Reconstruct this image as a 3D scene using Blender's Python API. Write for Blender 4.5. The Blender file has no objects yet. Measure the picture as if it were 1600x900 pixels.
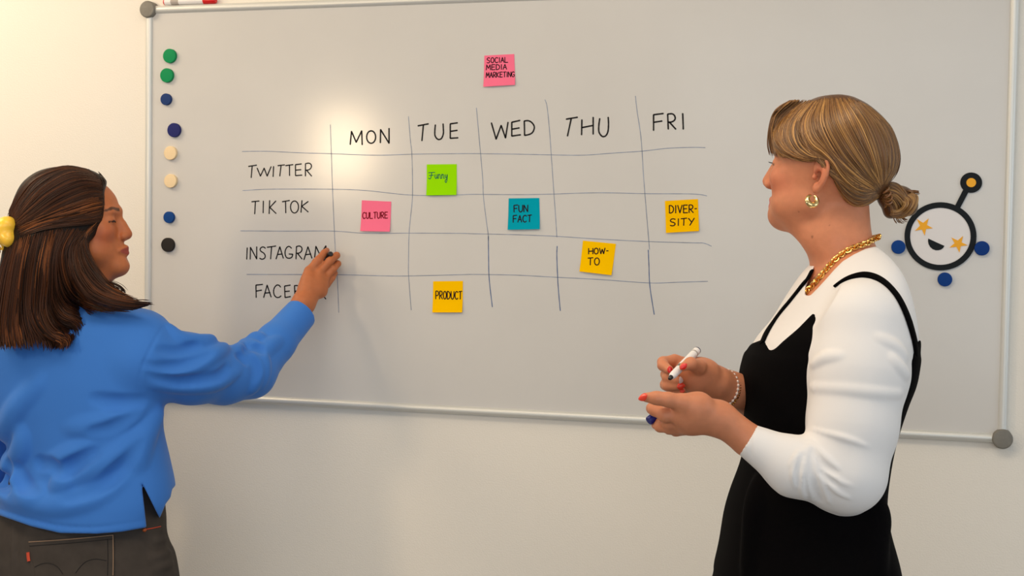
import bpy, bmesh, math, random
import numpy as np
from mathutils import Vector, Matrix
rng = np.random.default_rng(7)
random.seed(7)
SC = bpy.context.scene
COL = SC.collection

# ------------------------------------------------------------------ camera
F_PX = 2071.5                       # focal length in pixels of the 1600 px wide frame
YAW, PITCH, ROLL = 0.2717, 0.038, 0.0153
CAM = np.array([1.8174, -3.0623, 1.50])
FW = np.array([-math.sin(YAW)*math.cos(PITCH), math.cos(YAW)*math.cos(PITCH), -math.sin(PITCH)])
_r0 = np.array([math.cos(YAW), math.sin(YAW), 0.0]); _u0 = np.cross(_r0, FW)
RT = math.cos(ROLL)*_r0 + math.sin(ROLL)*_u0
UP = -math.sin(ROLL)*_r0 + math.cos(ROLL)*_u0
cd = bpy.data.cameras.new('camera'); cd.sensor_width = 36.0; cd.lens = F_PX/1600*36; cd.clip_start = 0.02
cam = bpy.data.objects.new('camera', cd); COL.objects.link(cam)
M4 = Matrix(((RT[0], UP[0], -FW[0], CAM[0]), (RT[1], UP[1], -FW[1], CAM[1]), (RT[2], UP[2], -FW[2], CAM[2]), (0, 0, 0, 1)))
cam.matrix_world = M4
SC.camera = cam

# ------------------------------------------------------------------ light and exposure
SC.view_settings.view_transform = 'Standard'; SC.view_settings.look = 'None'
SC.view_settings.gamma = 1.0; SC.view_settings.use_curve_mapping = False
SC.view_settings.exposure = -0.05
wd = bpy.data.worlds.new('world'); SC.world = wd; wd.use_nodes = True
wd.node_tree.nodes['Background'].inputs[0].default_value = (0.88, 0.94, 1.0, 1)
wd.node_tree.nodes['Background'].inputs[1].default_value = 0.34
def area(name, loc, target, size, sizey, power, col):
    ld = bpy.data.lights.new(name, 'AREA'); ld.shape = 'RECTANGLE'; ld.size = size; ld.size_y = sizey
    ld.energy = power; ld.color = col
    o = bpy.data.objects.new(name, ld); COL.objects.link(o); o.location = loc
    o.rotation_euler = (Vector(target)-Vector(loc)).to_track_quat('-Z', 'Y').to_euler()
    return o
def bulb(name, loc, rad, power, col):
    ld = bpy.data.lights.new(name, 'POINT'); ld.shadow_soft_size = rad; ld.energy = power; ld.color = col
    o = bpy.data.objects.new(name, ld); COL.objects.link(o); o.location = loc
    return o
area('warm_lamp_light', (-0.39, -2.2, 1.87), (0.9, 0.0, 1.55), 0.20, 0.30, 9, (1.0, 0.76, 0.48))
area('warm_ceiling_light', (-0.9, -0.80, 2.62), (-0.3, 0.0, 1.0), 0.9, 0.7, 23, (1.0, 0.80, 0.56))
area('window_light', (2.2, -4.8, 1.75), (1.2, 0.0, 1.30), 3.4, 2.0, 42, (0.88, 0.95, 1.0))
area('side_fill_light', (4.7, -1.7, 1.7), (1.8, -0.3, 1.3), 1.3, 1.4, 15, (0.80, 0.91, 1.0))  # cool fill added out of view to cool the right side; no known window
area('ceiling_panel_light', (1.15, -1.5, 2.66), (1.1, -0.7, 0.0), 1.8, 0.6, 22, (1.0, 0.84, 0.64))

# ------------------------------------------------------------------ helpers
def ray(u, v):
    return FW + RT*((u-800)/F_PX) - UP*((v-450)/F_PX)
def on_wall(u, v, Y=0.0):           # point of the vertical plane y=Y that is seen at the pixel
    d = ray(u, v); return CAM + d*((Y-CAM[1])/d[1])
def wall_depth(u, v, Y=0.0):        # its distance along the optical axis
    d = ray(u, v); return (Y-CAM[1])/d[1]
def to_world(P):                    # lens axes (right, up, forward) in metres -> world
    P = np.asarray(P, float); return CAM + P[..., 0:1]*RT + P[..., 1:2]*UP + P[..., 2:3]*FW
def px(u, v, z):                    # pixel and distance -> lens axes
    return np.array([(u-800)/F_PX*z, -(v-450)/F_PX*z, z])

def lin(c):
    return tuple((x/12.92 if x <= 0.04045 else ((x+0.055)/1.055)**2.4) for x in c)
def srgb(r, g, b):
    return lin((r/255, g/255, b/255))
def mat(name, col, rough=0.6, metal=0.0, spec=0.5, bump=0.0, bscale=200.0, var=0.0, vscale=20.0, sss=0.0, sheen=0.0, attr=None, coat=0.0, aniso=0.0, detail=3.0):
    m = bpy.data.materials.new(name); m.use_nodes = True; nt = m.node_tree
    b = nt.nodes['Principled BSDF']; b.inputs['Roughness'].default_value = rough
    b.inputs['Metallic'].default_value = metal; b.inputs['Specular IOR Level'].default_value = spec
    b.inputs['Base Color'].default_value = (*col, 1)
    if coat: b.inputs['Coat Weight'].default_value = coat; b.inputs['Coat Roughness'].default_value = 0.08
    if sheen: b.inputs['Sheen Weight'].default_value = sheen; b.inputs['Sheen Roughness'].default_value = 0.4
    if sss:
        b.inputs['Subsurface Weight'].default_value = sss; b.inputs['Subsurface Radius'].default_value = (1.0, 0.35, 0.18)
        b.inputs['Subsurface Scale'].default_value = 0.006
    tc = nt.nodes.new('ShaderNodeTexCoord')
    src = None
    if attr:
        at = nt.nodes.new('ShaderNodeVertexColor'); at.layer_name = attr; src = at.outputs['Color']
    if var:
        n = nt.nodes.new('ShaderNodeTexNoise'); n.inputs['Scale'].default_value = vscale; n.inputs['Detail'].default_value = 4
        nt.links.new(tc.outputs['Object'], n.inputs['Vector'])
        mr = nt.nodes.new('ShaderNodeMapRange'); mr.inputs['From Min'].default_value = 0.3; mr.inputs['From Max'].default_value = 0.7
        mr.inputs['To Min'].default_value = 1-var; mr.inputs['To Max'].default_value = 1+var
        nt.links.new(n.outputs['Fac'], mr.inputs['Value'])
        mx = nt.nodes.new('ShaderNodeMix'); mx.data_type = 'RGBA'; mx.blend_type = 'MULTIPLY'; mx.inputs['Factor'].default_value = 1
        if src: nt.links.new(src, mx.inputs['A'])
        else: mx.inputs['A'].default_value = (*col, 1)
        nt.links.new(mr.outputs['Result'], mx.inputs['B']); src = mx.outputs['Result']
    if src: nt.links.new(src, b.inputs['Base Color'])
    if bump:
        n = nt.nodes.new('ShaderNodeTexNoise'); n.inputs['Scale'].default_value = bscale; n.inputs['Detail'].default_value = detail
        nt.links.new(tc.outputs['Object'], n.inputs['Vector'])
        bp = nt.nodes.new('ShaderNodeBump'); bp.inputs['Strength'].default_value = bump; bp.inputs['Distance'].default_value = 0.002
        nt.links.new(n.outputs['Fac'], bp.inputs['Height']); nt.links.new(bp.outputs['Normal'], b.inputs['Normal'])
    return m

def link(name, me, m, parent=None):
    o = bpy.data.objects.new(name, me); COL.objects.link(o)
    if m is not None: me.materials.append(m)
    if parent is not None: o.parent = parent
    return o
def tag(o, label, cat, group=None):
    o['label'] = label; o['category'] = cat
    if group: o['group'] = group
    return o
def structure(o):
    o['kind'] = 'structure'; return o
def empty(name, loc=(0, 0, 0)):
    o = bpy.data.objects.new(name, None); COL.objects.link(o); o.location = loc; o.empty_display_size = 0.05
    return o
def mesh_np(name, V, Fs, smooth=True):
    me = bpy.data.meshes.new(name)
    me.from_pydata([tuple(map(float, v)) for v in V], [], [tuple(map(int, f)) for f in Fs]); me.update()
    if smooth: me.polygons.foreach_set('use_smooth', [True]*len(me.polygons))
    return me
def shift(me, loc):                 # put the mesh in its parent's frame (parents only translate)
    me.transform(Matrix.Translation(-Vector(loc)))
def bm_mesh(name, bm, smooth=True):
    me = bpy.data.meshes.new(name); bm.normal_update(); bm.to_mesh(me); bm.free()
    if smooth:
        me.polygons.foreach_set('use_smooth', [True]*len(me.polygons))
        try: me.set_sharp_from_angle(angle=math.radians(40))
        except Exception: pass
    return me
def box_bm(bm, lo, hi, bev=0.0, seg=2):
    r = bmesh.ops.create_cube(bm, size=1.0)['verts']
    for v in r: v.co = Vector([(lo[i]+hi[i])/2 + v.co[i]*(hi[i]-lo[i]) for i in range(3)])
    if bev:
        es = {e for v in r for e in v.link_edges}
        bmesh.ops.bevel(bm, geom=list(es), offset=bev, segments=seg, affect='EDGES', profile=0.5)
def tube_np(pts, rad, n=10, closed=False, caps=True):
    """swept tube; rad scalar or per-point; returns verts, faces"""
    P = np.asarray(pts, float); m = len(P)
    R = np.full(m, rad) if np.isscalar(rad) else np.asarray(rad, float)
    if closed: T = np.roll(P, -1, 0)-np.roll(P, 1, 0)
    else: T = np.gradient(P, axis=0)
    T /= np.linalg.norm(T, axis=1)[:, None]+1e-12
    ref = np.array([0, 0, 1.0]) if abs(T[0][2]) < 0.9 else np.array([1.0, 0, 0])
    N = np.cross(T[0], ref); N /= np.linalg.norm(N)
    V = []
    for i in range(m):
        N = N - T[i]*(N@T[i]); N /= np.linalg.norm(N)+1e-12
        B = np.cross(T[i], N)
        a = np.arange(n)/n*2*math.pi
        V.append(P[i]+R[i]*(np.cos(a)[:, None]*N+np.sin(a)[:, None]*B))
    V = np.concatenate(V); Fs = []
    for i in range(m if closed else m-1):
        j = (i+1) % m
        for k in range(n):
            l = (k+1) % n; Fs.append((i*n+k, i*n+l, j*n+l, j*n+k))
    if caps and not closed:
        Fs.append(tuple(range(n-1, -1, -1))); Fs.append(tuple((m-1)*n+k for k in range(n)))
    return V, Fs
def join_np(parts):
    V = []; Fs = []; o = 0
    for v, f in parts:
        V.append(np.asarray(v, float)); Fs += [tuple(i+o for i in q) for q in f]; o += len(v)
    return np.concatenate(V), Fs
def catmull(pts, n=8, closed=False):
    P = np.asarray(pts, float); m = len(P); out = []
    if m < 3 and not closed:
        return np.array([P[0]+(P[-1]-P[0])*t for t in np.linspace(0, 1, n+1)])
    for i in range(m if closed else m-1):
        if closed: a, b, c, d = P[(i-1) % m], P[i], P[(i+1) % m], P[(i+2) % m]
        else: a, b, c, d = P[max(i-1, 0)], P[i], P[i+1], P[min(i+2, m-1)]
        for t in np.arange(n)/n:
            out.append(0.5*((2*b)+(c-a)*t+(2*a-5*b+4*c-d)*t*t+(3*b-a-3*c+d)*t**3))
    if not closed: out.append(P[-1])
    return np.array(out)
# ------------------------------------------------------------------ the room
Z0 = 1.50-0.4228*0.97               # height of the lower inner edge of the board
BW, BH = 2.0688, 0.97               # writing surface
M_wall = mat('wall_plaster', srgb(236, 230, 220), 0.9, spec=0.2, bump=0.35, bscale=260, detail=5)
M_floor = mat('floor_carpet', srgb(150, 144, 136), 0.95, bump=0.4, bscale=400, var=0.1, vscale=60)
M_ceil = mat('ceiling_paint', srgb(240, 238, 232), 0.95, spec=0.2)
M_base = mat('baseboard_paint', srgb(236, 234, 228), 0.5)
def plane_box(name, lo, hi, m, bev=0.0):
    bm = bmesh.new(); box_bm(bm, lo, hi, bev); return structure(link(name, bm_mesh(name, bm), m))
plane_box('wall_back', (-3.0, 0.0, 0.0), (5.0, 0.12, 2.7), M_wall)
plane_box('floor', (-3.0, -5.0, -0.1), (5.0, 0.12, 0.0), M_floor)
plane_box('ceiling', (-3.0, -5.0, 2.7), (5.0, 0.12, 2.8), M_ceil)
plane_box('baseboard_back', (-3.0, -0.015, 0.0), (5.0, 0.0, 0.09), M_base, 0.004)

# ------------------------------------------------------------------ the whiteboard
M_board = mat('board_enamel', srgb(209, 206, 202), 0.17, spec=0.36, var=0.015, vscale=6)
M_alu = mat('frame_aluminium', (0.70, 0.70, 0.67), 0.42, metal=0.35, bump=0.03, bscale=300)
M_cap = mat('corner_plastic', srgb(118, 114, 106), 0.5, bump=0.05, bscale=120, var=0.12, vscale=60)
M_ink = mat('black_marker_ink', srgb(22, 18, 20), 0.55, spec=0.2)
M_blue_ink = mat('blue_grey_marker_ink', srgb(132, 142, 164), 0.5, var=0.25, vscale=40)
M_blue_ink2 = mat('blue_marker_ink', srgb(66, 92, 140), 0.5, var=0.2, vscale=40)
SURF = -0.012                       # front of the writing surface
board = empty('whiteboard', (BW/2, 0, Z0))
tag(board, 'large framed whiteboard with a hand drawn weekday grid, hung on the wall', 'whiteboard')
BO = Vector((BW/2, 0, Z0))
bm = bmesh.new(); box_bm(bm, (-0.004, SURF, Z0-0.004), (BW+0.004, -0.0005, Z0+BH+0.004))
me = bm_mesh('panel', bm); shift(me, BO); link('panel', me, M_board, board)
def rail(a, b):
    """round-fronted aluminium rail from a to b, seen from the front as a 20 mm band"""
    a = np.array(a); b = np.array(b); d = (b-a)/np.linalg.norm(b-a); s = np.cross(d, [0, -1, 0])
    prof = [(-0.0100, -0.0005), (-0.0100, -0.010)]
    for t in np.linspace(0, math.pi, 13): prof.append((-0.0100*math.cos(t), -0.0105-0.0095*math.sin(t)))
    prof += [(0.0100, -0.010), (0.0100, -0.0005)]
    n = len(prof); V = []
    for p in (a, b):
        for w, y in prof: V.append(p+s*w+np.array([0, y, 0]))
    Fs = [(i, (i+1) % n, n+(i+1) % n, n+i) for i in range(n)] + [tuple(range(n-1, -1, -1)), tuple(range(n, 2*n))]
    bm = bmesh.new(); vs = [bm.verts.new(v) for v in V]
    for f in Fs: bm.faces.new([vs[i] for i in f])
    bmesh.ops.recalc_face_normals(bm, faces=bm.faces)
    me = bm_mesh('frame_rail', bm); shift(me, BO)
    return link('frame_rail', me, M_alu, board)
g = 0.010
rail((-g, 0, Z0+BH+g), (BW+g, 0, Z0+BH+g)); rail((-g, 0, Z0-g), (BW+g, 0, Z0-g))
rail((-g, 0, Z0-g), (-g, 0, Z0+BH+g)); rail((BW+g, 0, Z0-g), (BW+g, 0, Z0+BH+g))
def disc_np(r, y0, y1, bev, n=40):
    """disc lying on the wall plane, axis y, from y0 (back) to y1 (front, more negative)"""
    prof = [(0.0, y0), (r, y0), (r, y1+bev)]
    for t in np.linspace(0, math.pi/2, 6)[1:]: prof.append((r-bev+bev*math.cos(t), y1+bev-bev*math.sin(t)))
    prof.append((0.0, y1-0.0004))
    V = []; 
    for rr, y in prof:
        for k in range(n): V.append((rr*math.cos(2*math.pi*k/n), y, rr*math.sin(2*math.pi*k/n)))
    Fs = [(i*n+k, i*n+(k+1) % n, (i+1)*n+(k+1) % n, (i+1)*n+k) for i in range(len(prof)-1) for k in range(n)]
    bm = bmesh.new(); vs = [bm.verts.new(v) for v in V]
    for f in Fs:
        try: bm.faces.new([vs[i] for i in f])
        except ValueError: pass
    bmesh.ops.remove_doubles(bm, verts=bm.verts, dist=1e-6); bmesh.ops.recalc_face_normals(bm, faces=bm.faces)
    return bm
for x, z in ((-g, Z0+BH+g), (BW+g, Z0+BH+g), (-g, Z0-g), (BW+g, Z0-g)):
    me = bm_mesh('corner_cap', disc_np(0.0215, -0.0005, -0.026, 0.004))
    me.transform(Matrix.Translation((x-BO[0], 0, z-BO[2]))); link('corner_cap', me, M_cap, board)

# strokes ---------------------------------------------------------------------------
def stroke_np(pts2, width, y, thick=0.0004, jitter=0.0):
    """flat marker stroke on the plane y: pts2 are (x, z) points"""
    P = np.asarray(pts2, float); T = np.gradient(P, axis=0); T /= np.linalg.norm(T, axis=1)[:, None]+1e-12
    N = np.stack([-T[:, 1], T[:, 0]], 1); w = width/2*(1+jitter*np.sin(np.arange(len(P))*1.7)[:, None])
    L = P+N*w; Rr = P-N*w
    s, e = P[0]-T[0]*width*0.4, P[-1]+T[-1]*width*0.4
    V = []; Fs = []; n = len(P)
    for yy in (y, y-thick):
        V += [(s[0], yy, s[1])]+[(q[0], yy, q[1]) for q in L]+[(e[0], yy, e[1])]+[(q[0], yy, q[1]) for q in Rr[::-1]]
    m = 2*n+2
    # front fan as quads
    o = m
    Fs.append((o, o+1, o+m-1)); Fs.append((o+n, o+n+1, o+n+2))
    for i in range(n-1): Fs.append((o+1+i, o+2+i, o+m-2-i, o+m-1-i))
    for i in range(m): Fs.append((i, (i+1) % m, m+(i+1) % m, m+i))
    return np.array(V), Fs
def wall_stroke(pts_px, width, y=SURF, n=6, jitter=0.0):
    P = np.array([on_wall(u, v, y)[[0, 2]] for u, v in pts_px])
    return stroke_np(catmull(P, n), width, y, jitter=jitter)
def arc(cx, cy, rx, ry, a0=-100, a1=270, n=14):
    return [(cx+rx*math.cos(math.radians(a)), cy+ry*math.sin(math.radians(a))) for a in np.linspace(a0, a1, n)]
def put_strokes(name, strokes, width, m, parent, loc, n=6, y=SURF, poly=True, jitter=0.05):
    parts = []
    for s in strokes:
        if len(s) > 6: parts.append(wall_stroke(s, width, y, n, jitter))
        else:                           # corners kept: one piece for each straight run
            for a, b in zip(s[:-1], s[1:]): parts.append(wall_stroke([a, b], width, y, 4, jitter))
    V, Fs = join_np(parts); me = mesh_np(name, V, Fs, False); shift(me, loc)
    return link(name, me, m, parent)
A7 = lambda pts: [(370+x*0.3888, 150+y*0.3888) for x, y in pts]
A8 = lambda pts: [(740+x*0.4891, 60+y*0.4891) for x, y in pts]
H = [A7([(22,223),(120,222),(250,228),(380,232),(560,238),(700,234),(850,232)])+A8([(0,368),(150,370),(250,372),(350,373),(450,366),(540,360),(620,351),(700,348),(740,349)]),
     A7([(24,380),(150,374),(400,375),(520,380),(640,393),(700,398),(780,400),(900,397)])+A8([(0,498),(150,499),(260,497),(400,493),(550,496),(700,497),(745,503)]),
     A7([(15,542),(200,543),(390,543),(520,552),(690,551),(900,552)])+A8([(0,624),(130,627),(260,632),(400,641),(560,649),(700,653),(735,654),(760,664)]),
     A7([(40,717),(400,718),(560,722),(690,723),(900,718)])+A8([(0,754),(130,756),(265,763),(400,770),(560,781),(650,779),(748,776)])]
Vv = [A7([(376,115),(380,230),(385,380),(392,540),(397,640),(404,730),(410,870)]),
      A7([(690,82),(698,180),(704,240),(706,400),(698,490),(692,560),(690,680),(691,730),(701,860)]),
      A7([(963,48),(975,180),(988,330),(991,400),(1000,480),(1011,560),(1012,580)]),
      A8([(228,196),(235,220),(243,300),(250,400),(257,500),(264,600),(266,635)]),
      A8([(517,184),(522,230),(535,320),(543,440),(550,530),(560,650),(562,674)])]
V2 = [A8([(47,632),(48,700),(50,770),(60,858)]), A8([(267,664),(266,700),(270,790),(277,870)]), A8([(558,676),(560,720),(563,790),(577,882)])]
for i, s in enumerate(H+Vv+V2):
    V, Fs = wall_stroke(s, 0.0016 if i < 9 else 0.0020, n=8, jitter=0.12)
    me = mesh_np('grid_line', V, Fs, False); shift(me, BO)
    link('grid_line', me, M_blue_ink2 if i >= 9 else M_blue_ink, board)
words7 = {
 'MON': [[(456,195),(461,142),(480,186),(502,140),(504,196)], arc(540,165,18,25), [(577,188),(578,135),(612,190),(612,130)]],
 'TUE': [[(728,120),(770,112)], [(750,116),(744,180)], [(798,116),(796,140),(797,160),(808,174),(822,171),(830,152),(830,130),(829,112)], [(858,112),(858,170)], [(858,112),(887,108)], [(860,142),(886,138)], [(858,170),(889,168)]],
 'TWITTER': [[(47,283),(80,278)], [(62,281),(58,328)], [(82,290),(95,322),(110,290),(122,322),(138,284)], [(148,283),(146,324)], [(165,280),(192,277)], [(178,279),(173,322)], [(196,280),(226,276)], [(212,278),(212,320)], [(236,276),(236,320)], [(236,276),(260,273)], [(237,298),(258,296)], [(236,320),(262,318)], [(276,322),(276,272)], [(276,272),(290,270),(298,275),(300,283),(296,292),(288,297),(278,298)], [(280,298),(301,322)]],
 'TIKTOK': [[(60,425),(90,422)], [(75,424),(72,474)], [(107,422),(106,470)], [(132,420),(130,473)], [(157,422),(133,448),(158,472)], [(183,425),(212,420)], [(196,423),(197,470)], arc(232,446,16,24), [(262,420),(258,468)], [(287,424),(261,443),(287,466)]],
 'INSTAGRAM': [[(42,610),(40,656)], [(54,656),(55,608),(80,655),(80,606)], [(115,612),(108,607),(100,608),(94,615),(97,624),(108,631),(114,641),(112,651),(102,656),(92,652)], [(122,608),(157,603)], [(140,606),(136,655)], [(158,655),(173,606),(187,652)], [(163,637),(183,635)], [(220,612),(212,605),(203,607),(196,618),(194,633),(199,648),(210,652),(221,648),(225,636)], [(225,636),(210,635)], [(238,655),(240,605)], [(240,605),(252,603),(260,608),(262,617),(258,626),(250,631),(240,632)], [(244,632),(262,655)], [(270,658),(286,606),(302,652)], [(275,638),(298,635)], [(313,648),(318,604),(335,640),(358,602),(360,640)]],
 'FACEBOOK': [[(77,760),(78,810)], [(77,760),(104,757)], [(78,784),(100,780)], [(108,810),(122,760),(138,808)], [(113,792),(134,790)], [(176,768),(170,761),(161,760),(152,769),(148,784),(151,800),(160,809),(170,809),(178,803)], [(192,764),(194,810)], [(192,764),(215,760)], [(193,786),(212,784)], [(194,810),(216,806)], [(232,762),(234,808)], [(232,762),(244,762),(251,768),(250,777),(244,783),(234,785),(247,788),(254,796),(250,804),(234,808)], arc(275,784,14,23), arc(306,784,14,23), [(335,762),(334,812)], [(357,765),(336,788),(358,816)]],
}
words8 = {
 'WED': [[(57,270),(72,322),(88,278),(102,318),(110,268)], [(122,268),(122,312)], [(122,268),(148,262)], [(123,290),(146,286)], [(122,312),(150,308)], [(162,264),(163,310)], [(162,264),(175,263),(187,270),(194,283),(190,298),(180,306),(163,310)]],
 'THU': [[(296,258),(332,252)], [(312,256),(300,312)], [(346,260),(345,308)], [(382,252),(382,306)], [(346,285),(382,278)], [(403,256),(400,280),(401,300),(411,313),(422,311),(429,298),(431,275),(430,252)]],
 'FRI': [[(575,244),(575,294)], [(575,244),(606,240)], [(576,268),(602,264)], [(622,290),(620,242)], [(620,242),(634,241),(642,247),(644,256),(640,263),(632,267),(622,268)], [(626,268),(646,290)], [(668,240),(670,290)]],
}
for d, A, w in ((words7, A7, 0.0027), (words8, A8, 0.0030)):
    for k, ss in d.items():
        wd_ = 0.0037 if k in ('MON', 'TUE', 'WED', 'THU', 'FRI') else 0.0030
        put_strokes('lettering', [A(s) for s in ss], wd_, M_ink, board, BO)

# ------------------------------------------------------------------ a plain stroke alphabet for the notes (unit box, y down)
ALPHA = {
 'A': [[(0,1),(.5,0),(1,1)], [(.2,.62),(.82,.6)]], 'B': [[(0,0),(0,1)], [(0,0),(.6,.03),(.85,.2),(.6,.45),(0,.48),(.7,.52),(.95,.76),(.6,.97),(0,1)]],
 'C': [[(.95,.15),(.7,.02),(.35,.05),(.06,.3),(.04,.65),(.3,.95),(.65,1),(.97,.86)]], 'D': [[(0,0),(.02,1)], [(0,0),(.5,.05),(.88,.28),(.95,.55),(.8,.82),(.45,.97),(.02,1)]],
 'E': [[(.05,0),(.05,1)], [(.05,0),(.95,0)], [(.05,.48),(.8,.46)], [(.05,1),(1,.98)]], 'F': [[(.05,0),(.08,1)], [(.05,0),(1,-.05)], [(.05,.48),(.8,.44)]],
 'G': [[(.95,.15),(.7,.02),(.35,.05),(.06,.3),(.04,.65),(.3,.95),(.65,1),(.95,.85),(.96,.55)], [(.96,.55),(.55,.55)]], 'H': [[(0,0),(0,1)], [(1,0),(1,1)], [(0,.52),(1,.48)]],
 'I': [[(.5,0),(.5,1)]], 'K': [[(0,0),(0,1)], [(.95,0),(.05,.55),(1,1)]], 'L': [[(0,0),(0,1),(.95,1)]], 'M': [[(0,1),(.12,0),(.5,.7),(.88,0),(1,1)]],
 'N': [[(0,1),(.02,0),(.95,1),(1,0)]], 'O': [arc(.5,.5,.48,.5)], 'P': [[(.05,0),(.05,1)], [(.05,0),(.5,-.02),(.85,.08),(.95,.28),(.8,.48),(.5,.55),(.05,.56)]],
 'R': [[(.05,0),(.05,1)], [(.05,0),(.5,-.02),(.82,.08),(.9,.26),(.78,.44),(.5,.52),(.05,.54)], [(.3,.54),(1,1)]],
 'S': [[(.92,.1),(.6,0),(.25,.06),(.08,.24),(.25,.43),(.65,.53),(.9,.72),(.75,.93),(.4,1),(.05,.92)]], 'T': [[(0,.03),(1,-.03)], [(.5,0),(.47,1)]],
 'U': [[(0,0),(.0,.4),(.05,.75),(.3,.98),(.62,.98),(.9,.75),(.96,.4),(.95,0)]], 'V': [[(0,0),(.5,1),(1,0)]], 'W': [[(0,0),(.25,1),(.5,.2),(.75,1),(1,0)]],
 'Y': [[(0,0),(.5,.5)], [(1,0),(.25,1)]], '-': [[(.1,.5),(.9,.48)]],
 'n': [[(0,.35),(.02,.6),(.02,1)], [(.02,.7),(.15,.48),(.38,.38),(.6,.42),(.72,.6),(.76,.8),(.85,1),(1,.95)]],
 'u': [[(0,.38),(.0,.6),(.05,.85),(.3,1),(.55,.95),(.75,.7),(.8,.38)], [(.8,.38),(.83,.8),(1,1)]],
 'y': [[(0,.4),(.03,.6),(.12,.85),(.35,.92),(.6,.8),(.8,.4)], [(.8,.4),(.78,.7),(.72,1.1),(.6,1.4),(.4,1.58),(.15,1.55),(.05,1.35),(.3,1.15),(.75,1.0)]],
 'f': [[(.0,.05),(1.1,-.02)], [(.55,0),(.5,.3),(.45,.6),(.38,.85),(.25,1.0),(.1,.98),(.0,.85)], [(.1,.48),(.85,.42)]],
}
def word_strokes(txt, x0, y0, x1, y1, slope=0.0, gap=0.28):
    wid = {'I': .35, '-': .55, 'M': 1.2, 'W': 1.3}
    tot = sum(wid.get(c, 1) for c in txt)+gap*(len(txt)-1); s = (x1-x0)/tot; x = x0; out = []
    for c in txt:
        w = wid.get(c, 1)*s
        for st in ALPHA[c]: out.append([(x+a*w, y0+b*(y1-y0)+slope*(x+a*w-x0)) for a, b in st])
        x += w+gap*s
    return out
# ------------------------------------------------------------------ sticky notes
def note(q, col, label, words, ink, width=0.0017, lift=0.004):
    """q: four pixel corners TL TR BR BL; words: list of (text, x0,y0,x1,y1,slope) in pixels"""
    m = mat('note_paper', col, 0.9, spec=0.02, bump=0.04, bscale=90)
    c = [on_wall(u, v, SURF) for u, v in q]; N = 10; V = []
    cen = sum(c)/4; root_loc = Vector(cen)
    def pt(s, t, back):
        p = (c[0]*(1-s)+c[1]*s)*(1-t)+(c[3]*(1-s)+c[2]*s)*t
        y = -0.0004-lift*max(0, t-0.35)**2/0.42-0.0012*math.sin(s*math.pi)*t
        return (p[0], SURF+y-(0.0 if back else 0.0007), p[2])
    V = [pt(i/N, j/N, False) for j in range(N+1) for i in range(N+1)]
    V += [pt(i/N, j/N, True) for j in range(N+1) for i in range(N+1)]
    k = (N+1)**2; Fs = []
    for j in range(N):
        for i in range(N):
            a = j*(N+1)+i; Fs.append((a, a+1, a+N+2, a+N+1)); Fs.append((k+a, k+a+N+1, k+a+N+2, k+a+1))
    edge = [i for i in range(N+1)]+[(j+1)*(N+1)-1 for j in range(1, N+1)]+[N*(N+1)+i for i in range(N-1, -1, -1)]+[j*(N+1) for j in range(N-1, 0, -1)]
    for a, b in zip(edge, edge[1:]+edge[:1]): Fs.append((a, k+a, k+b, b))
    me = mesh_np('sticky_note', V, Fs, True)
    try: me.set_sharp_from_angle(angle=math.radians(50))
    except Exception: pass
    shift(me, root_loc); o = link('sticky_note', me, m); o.location = root_loc
    tag(o, label, 'sticky note', 'sticky notes on the whiteboard')
    # writing follows the curl of the paper
    qa = np.array(q, float); parts = []
    Mx = np.array([qa[1]-qa[0], qa[3]-qa[0]]).T; Mi = np.linalg.inv(Mx)
    for wv in words:
        for st in word_strokes(*wv):
            runs = [st] if len(st) > 6 else [[a, b] for a, b in zip(st[:-1], st[1:])]
            for r in runs:
                Pw = np.array([on_wall(u, v, SURF)[[0, 2]] for u, v in r])
                v_, f_ = stroke_np(catmull(Pw, 5), width, SURF, 0.0003)
                # lift each vertex to the paper
                for i2 in range(len(v_)):
                    w_ = v_[i2]; dz = (np.array([w_[0], w_[2]]))
                    e1 = (c[1]-c[0])[[0, 2]]; e2 = (c[3]-c[0])[[0, 2]]
                    s_, t_ = np.linalg.solve(np.array([e1, e2]).T, dz-c[0][[0, 2]])
                    y_ = -0.0004-lift*max(0, t_-0.35)**2/0.42-0.0012*math.sin(min(max(s_, 0), 1)*math.pi)*t_
                    v_[i2][1] += y_-0.0008
                parts.append((v_, f_))
    V, Fs = join_np(parts); me = mesh_np('lettering', V, Fs, False); shift(me, root_loc)
    link('lettering', me, ink, o)
    return o
M_pen = mat('black_felt_ink', srgb(36, 18, 24), 0.7, spec=0.1); M_pen_red = mat('dark_red_felt_ink', srgb(120, 8, 26), 0.7, spec=0.1); M_pen_teal = mat('blue_felt_ink', srgb(6, 96, 84), 0.7, spec=0.1)
note([(757,87),(803.5,84.5),(805.5,133),(756,136)], srgb(250,118,150), 'pink sticky note with three lines of writing, alone above the weekday grid',
     [('SOCIAL',761,90.5,794,98.5,-.03), ('MEDIA',760,101.5,792,109.5,-.03), ('MARKETING',760,113.5,804,121.5,-.03)], M_pen, 0.0021)
note([(667,257),(713.7,256.5),(714,304.7),(667,305.5)], srgb(150,224,8), 'lime green sticky note with small cursive writing, in the TUE column',
     [('f',670,269.5,679,279.5,0), ('unny',680,268.5,700,279,0)], M_pen_teal, 0.0017)
note([(565.6,313),(611.4,315),(610,362),(564,361)], srgb(250,118,150), 'pink sticky note reading CULTURE, in the MON column',
     [('CULTURE',567,332,606,341.5,-.015)], M_pen_red, 0.0024)
note([(795,310),(842.7,309.4),(844,358),(794,359)], srgb(6,158,180), 'teal blue sticky note reading FUN FACT, in the WED column',
     [('FUN',803,321,825,331.5,-.03), ('FACT',802,337,831,347.5,-.03)], M_pen, 0.0025)
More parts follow.
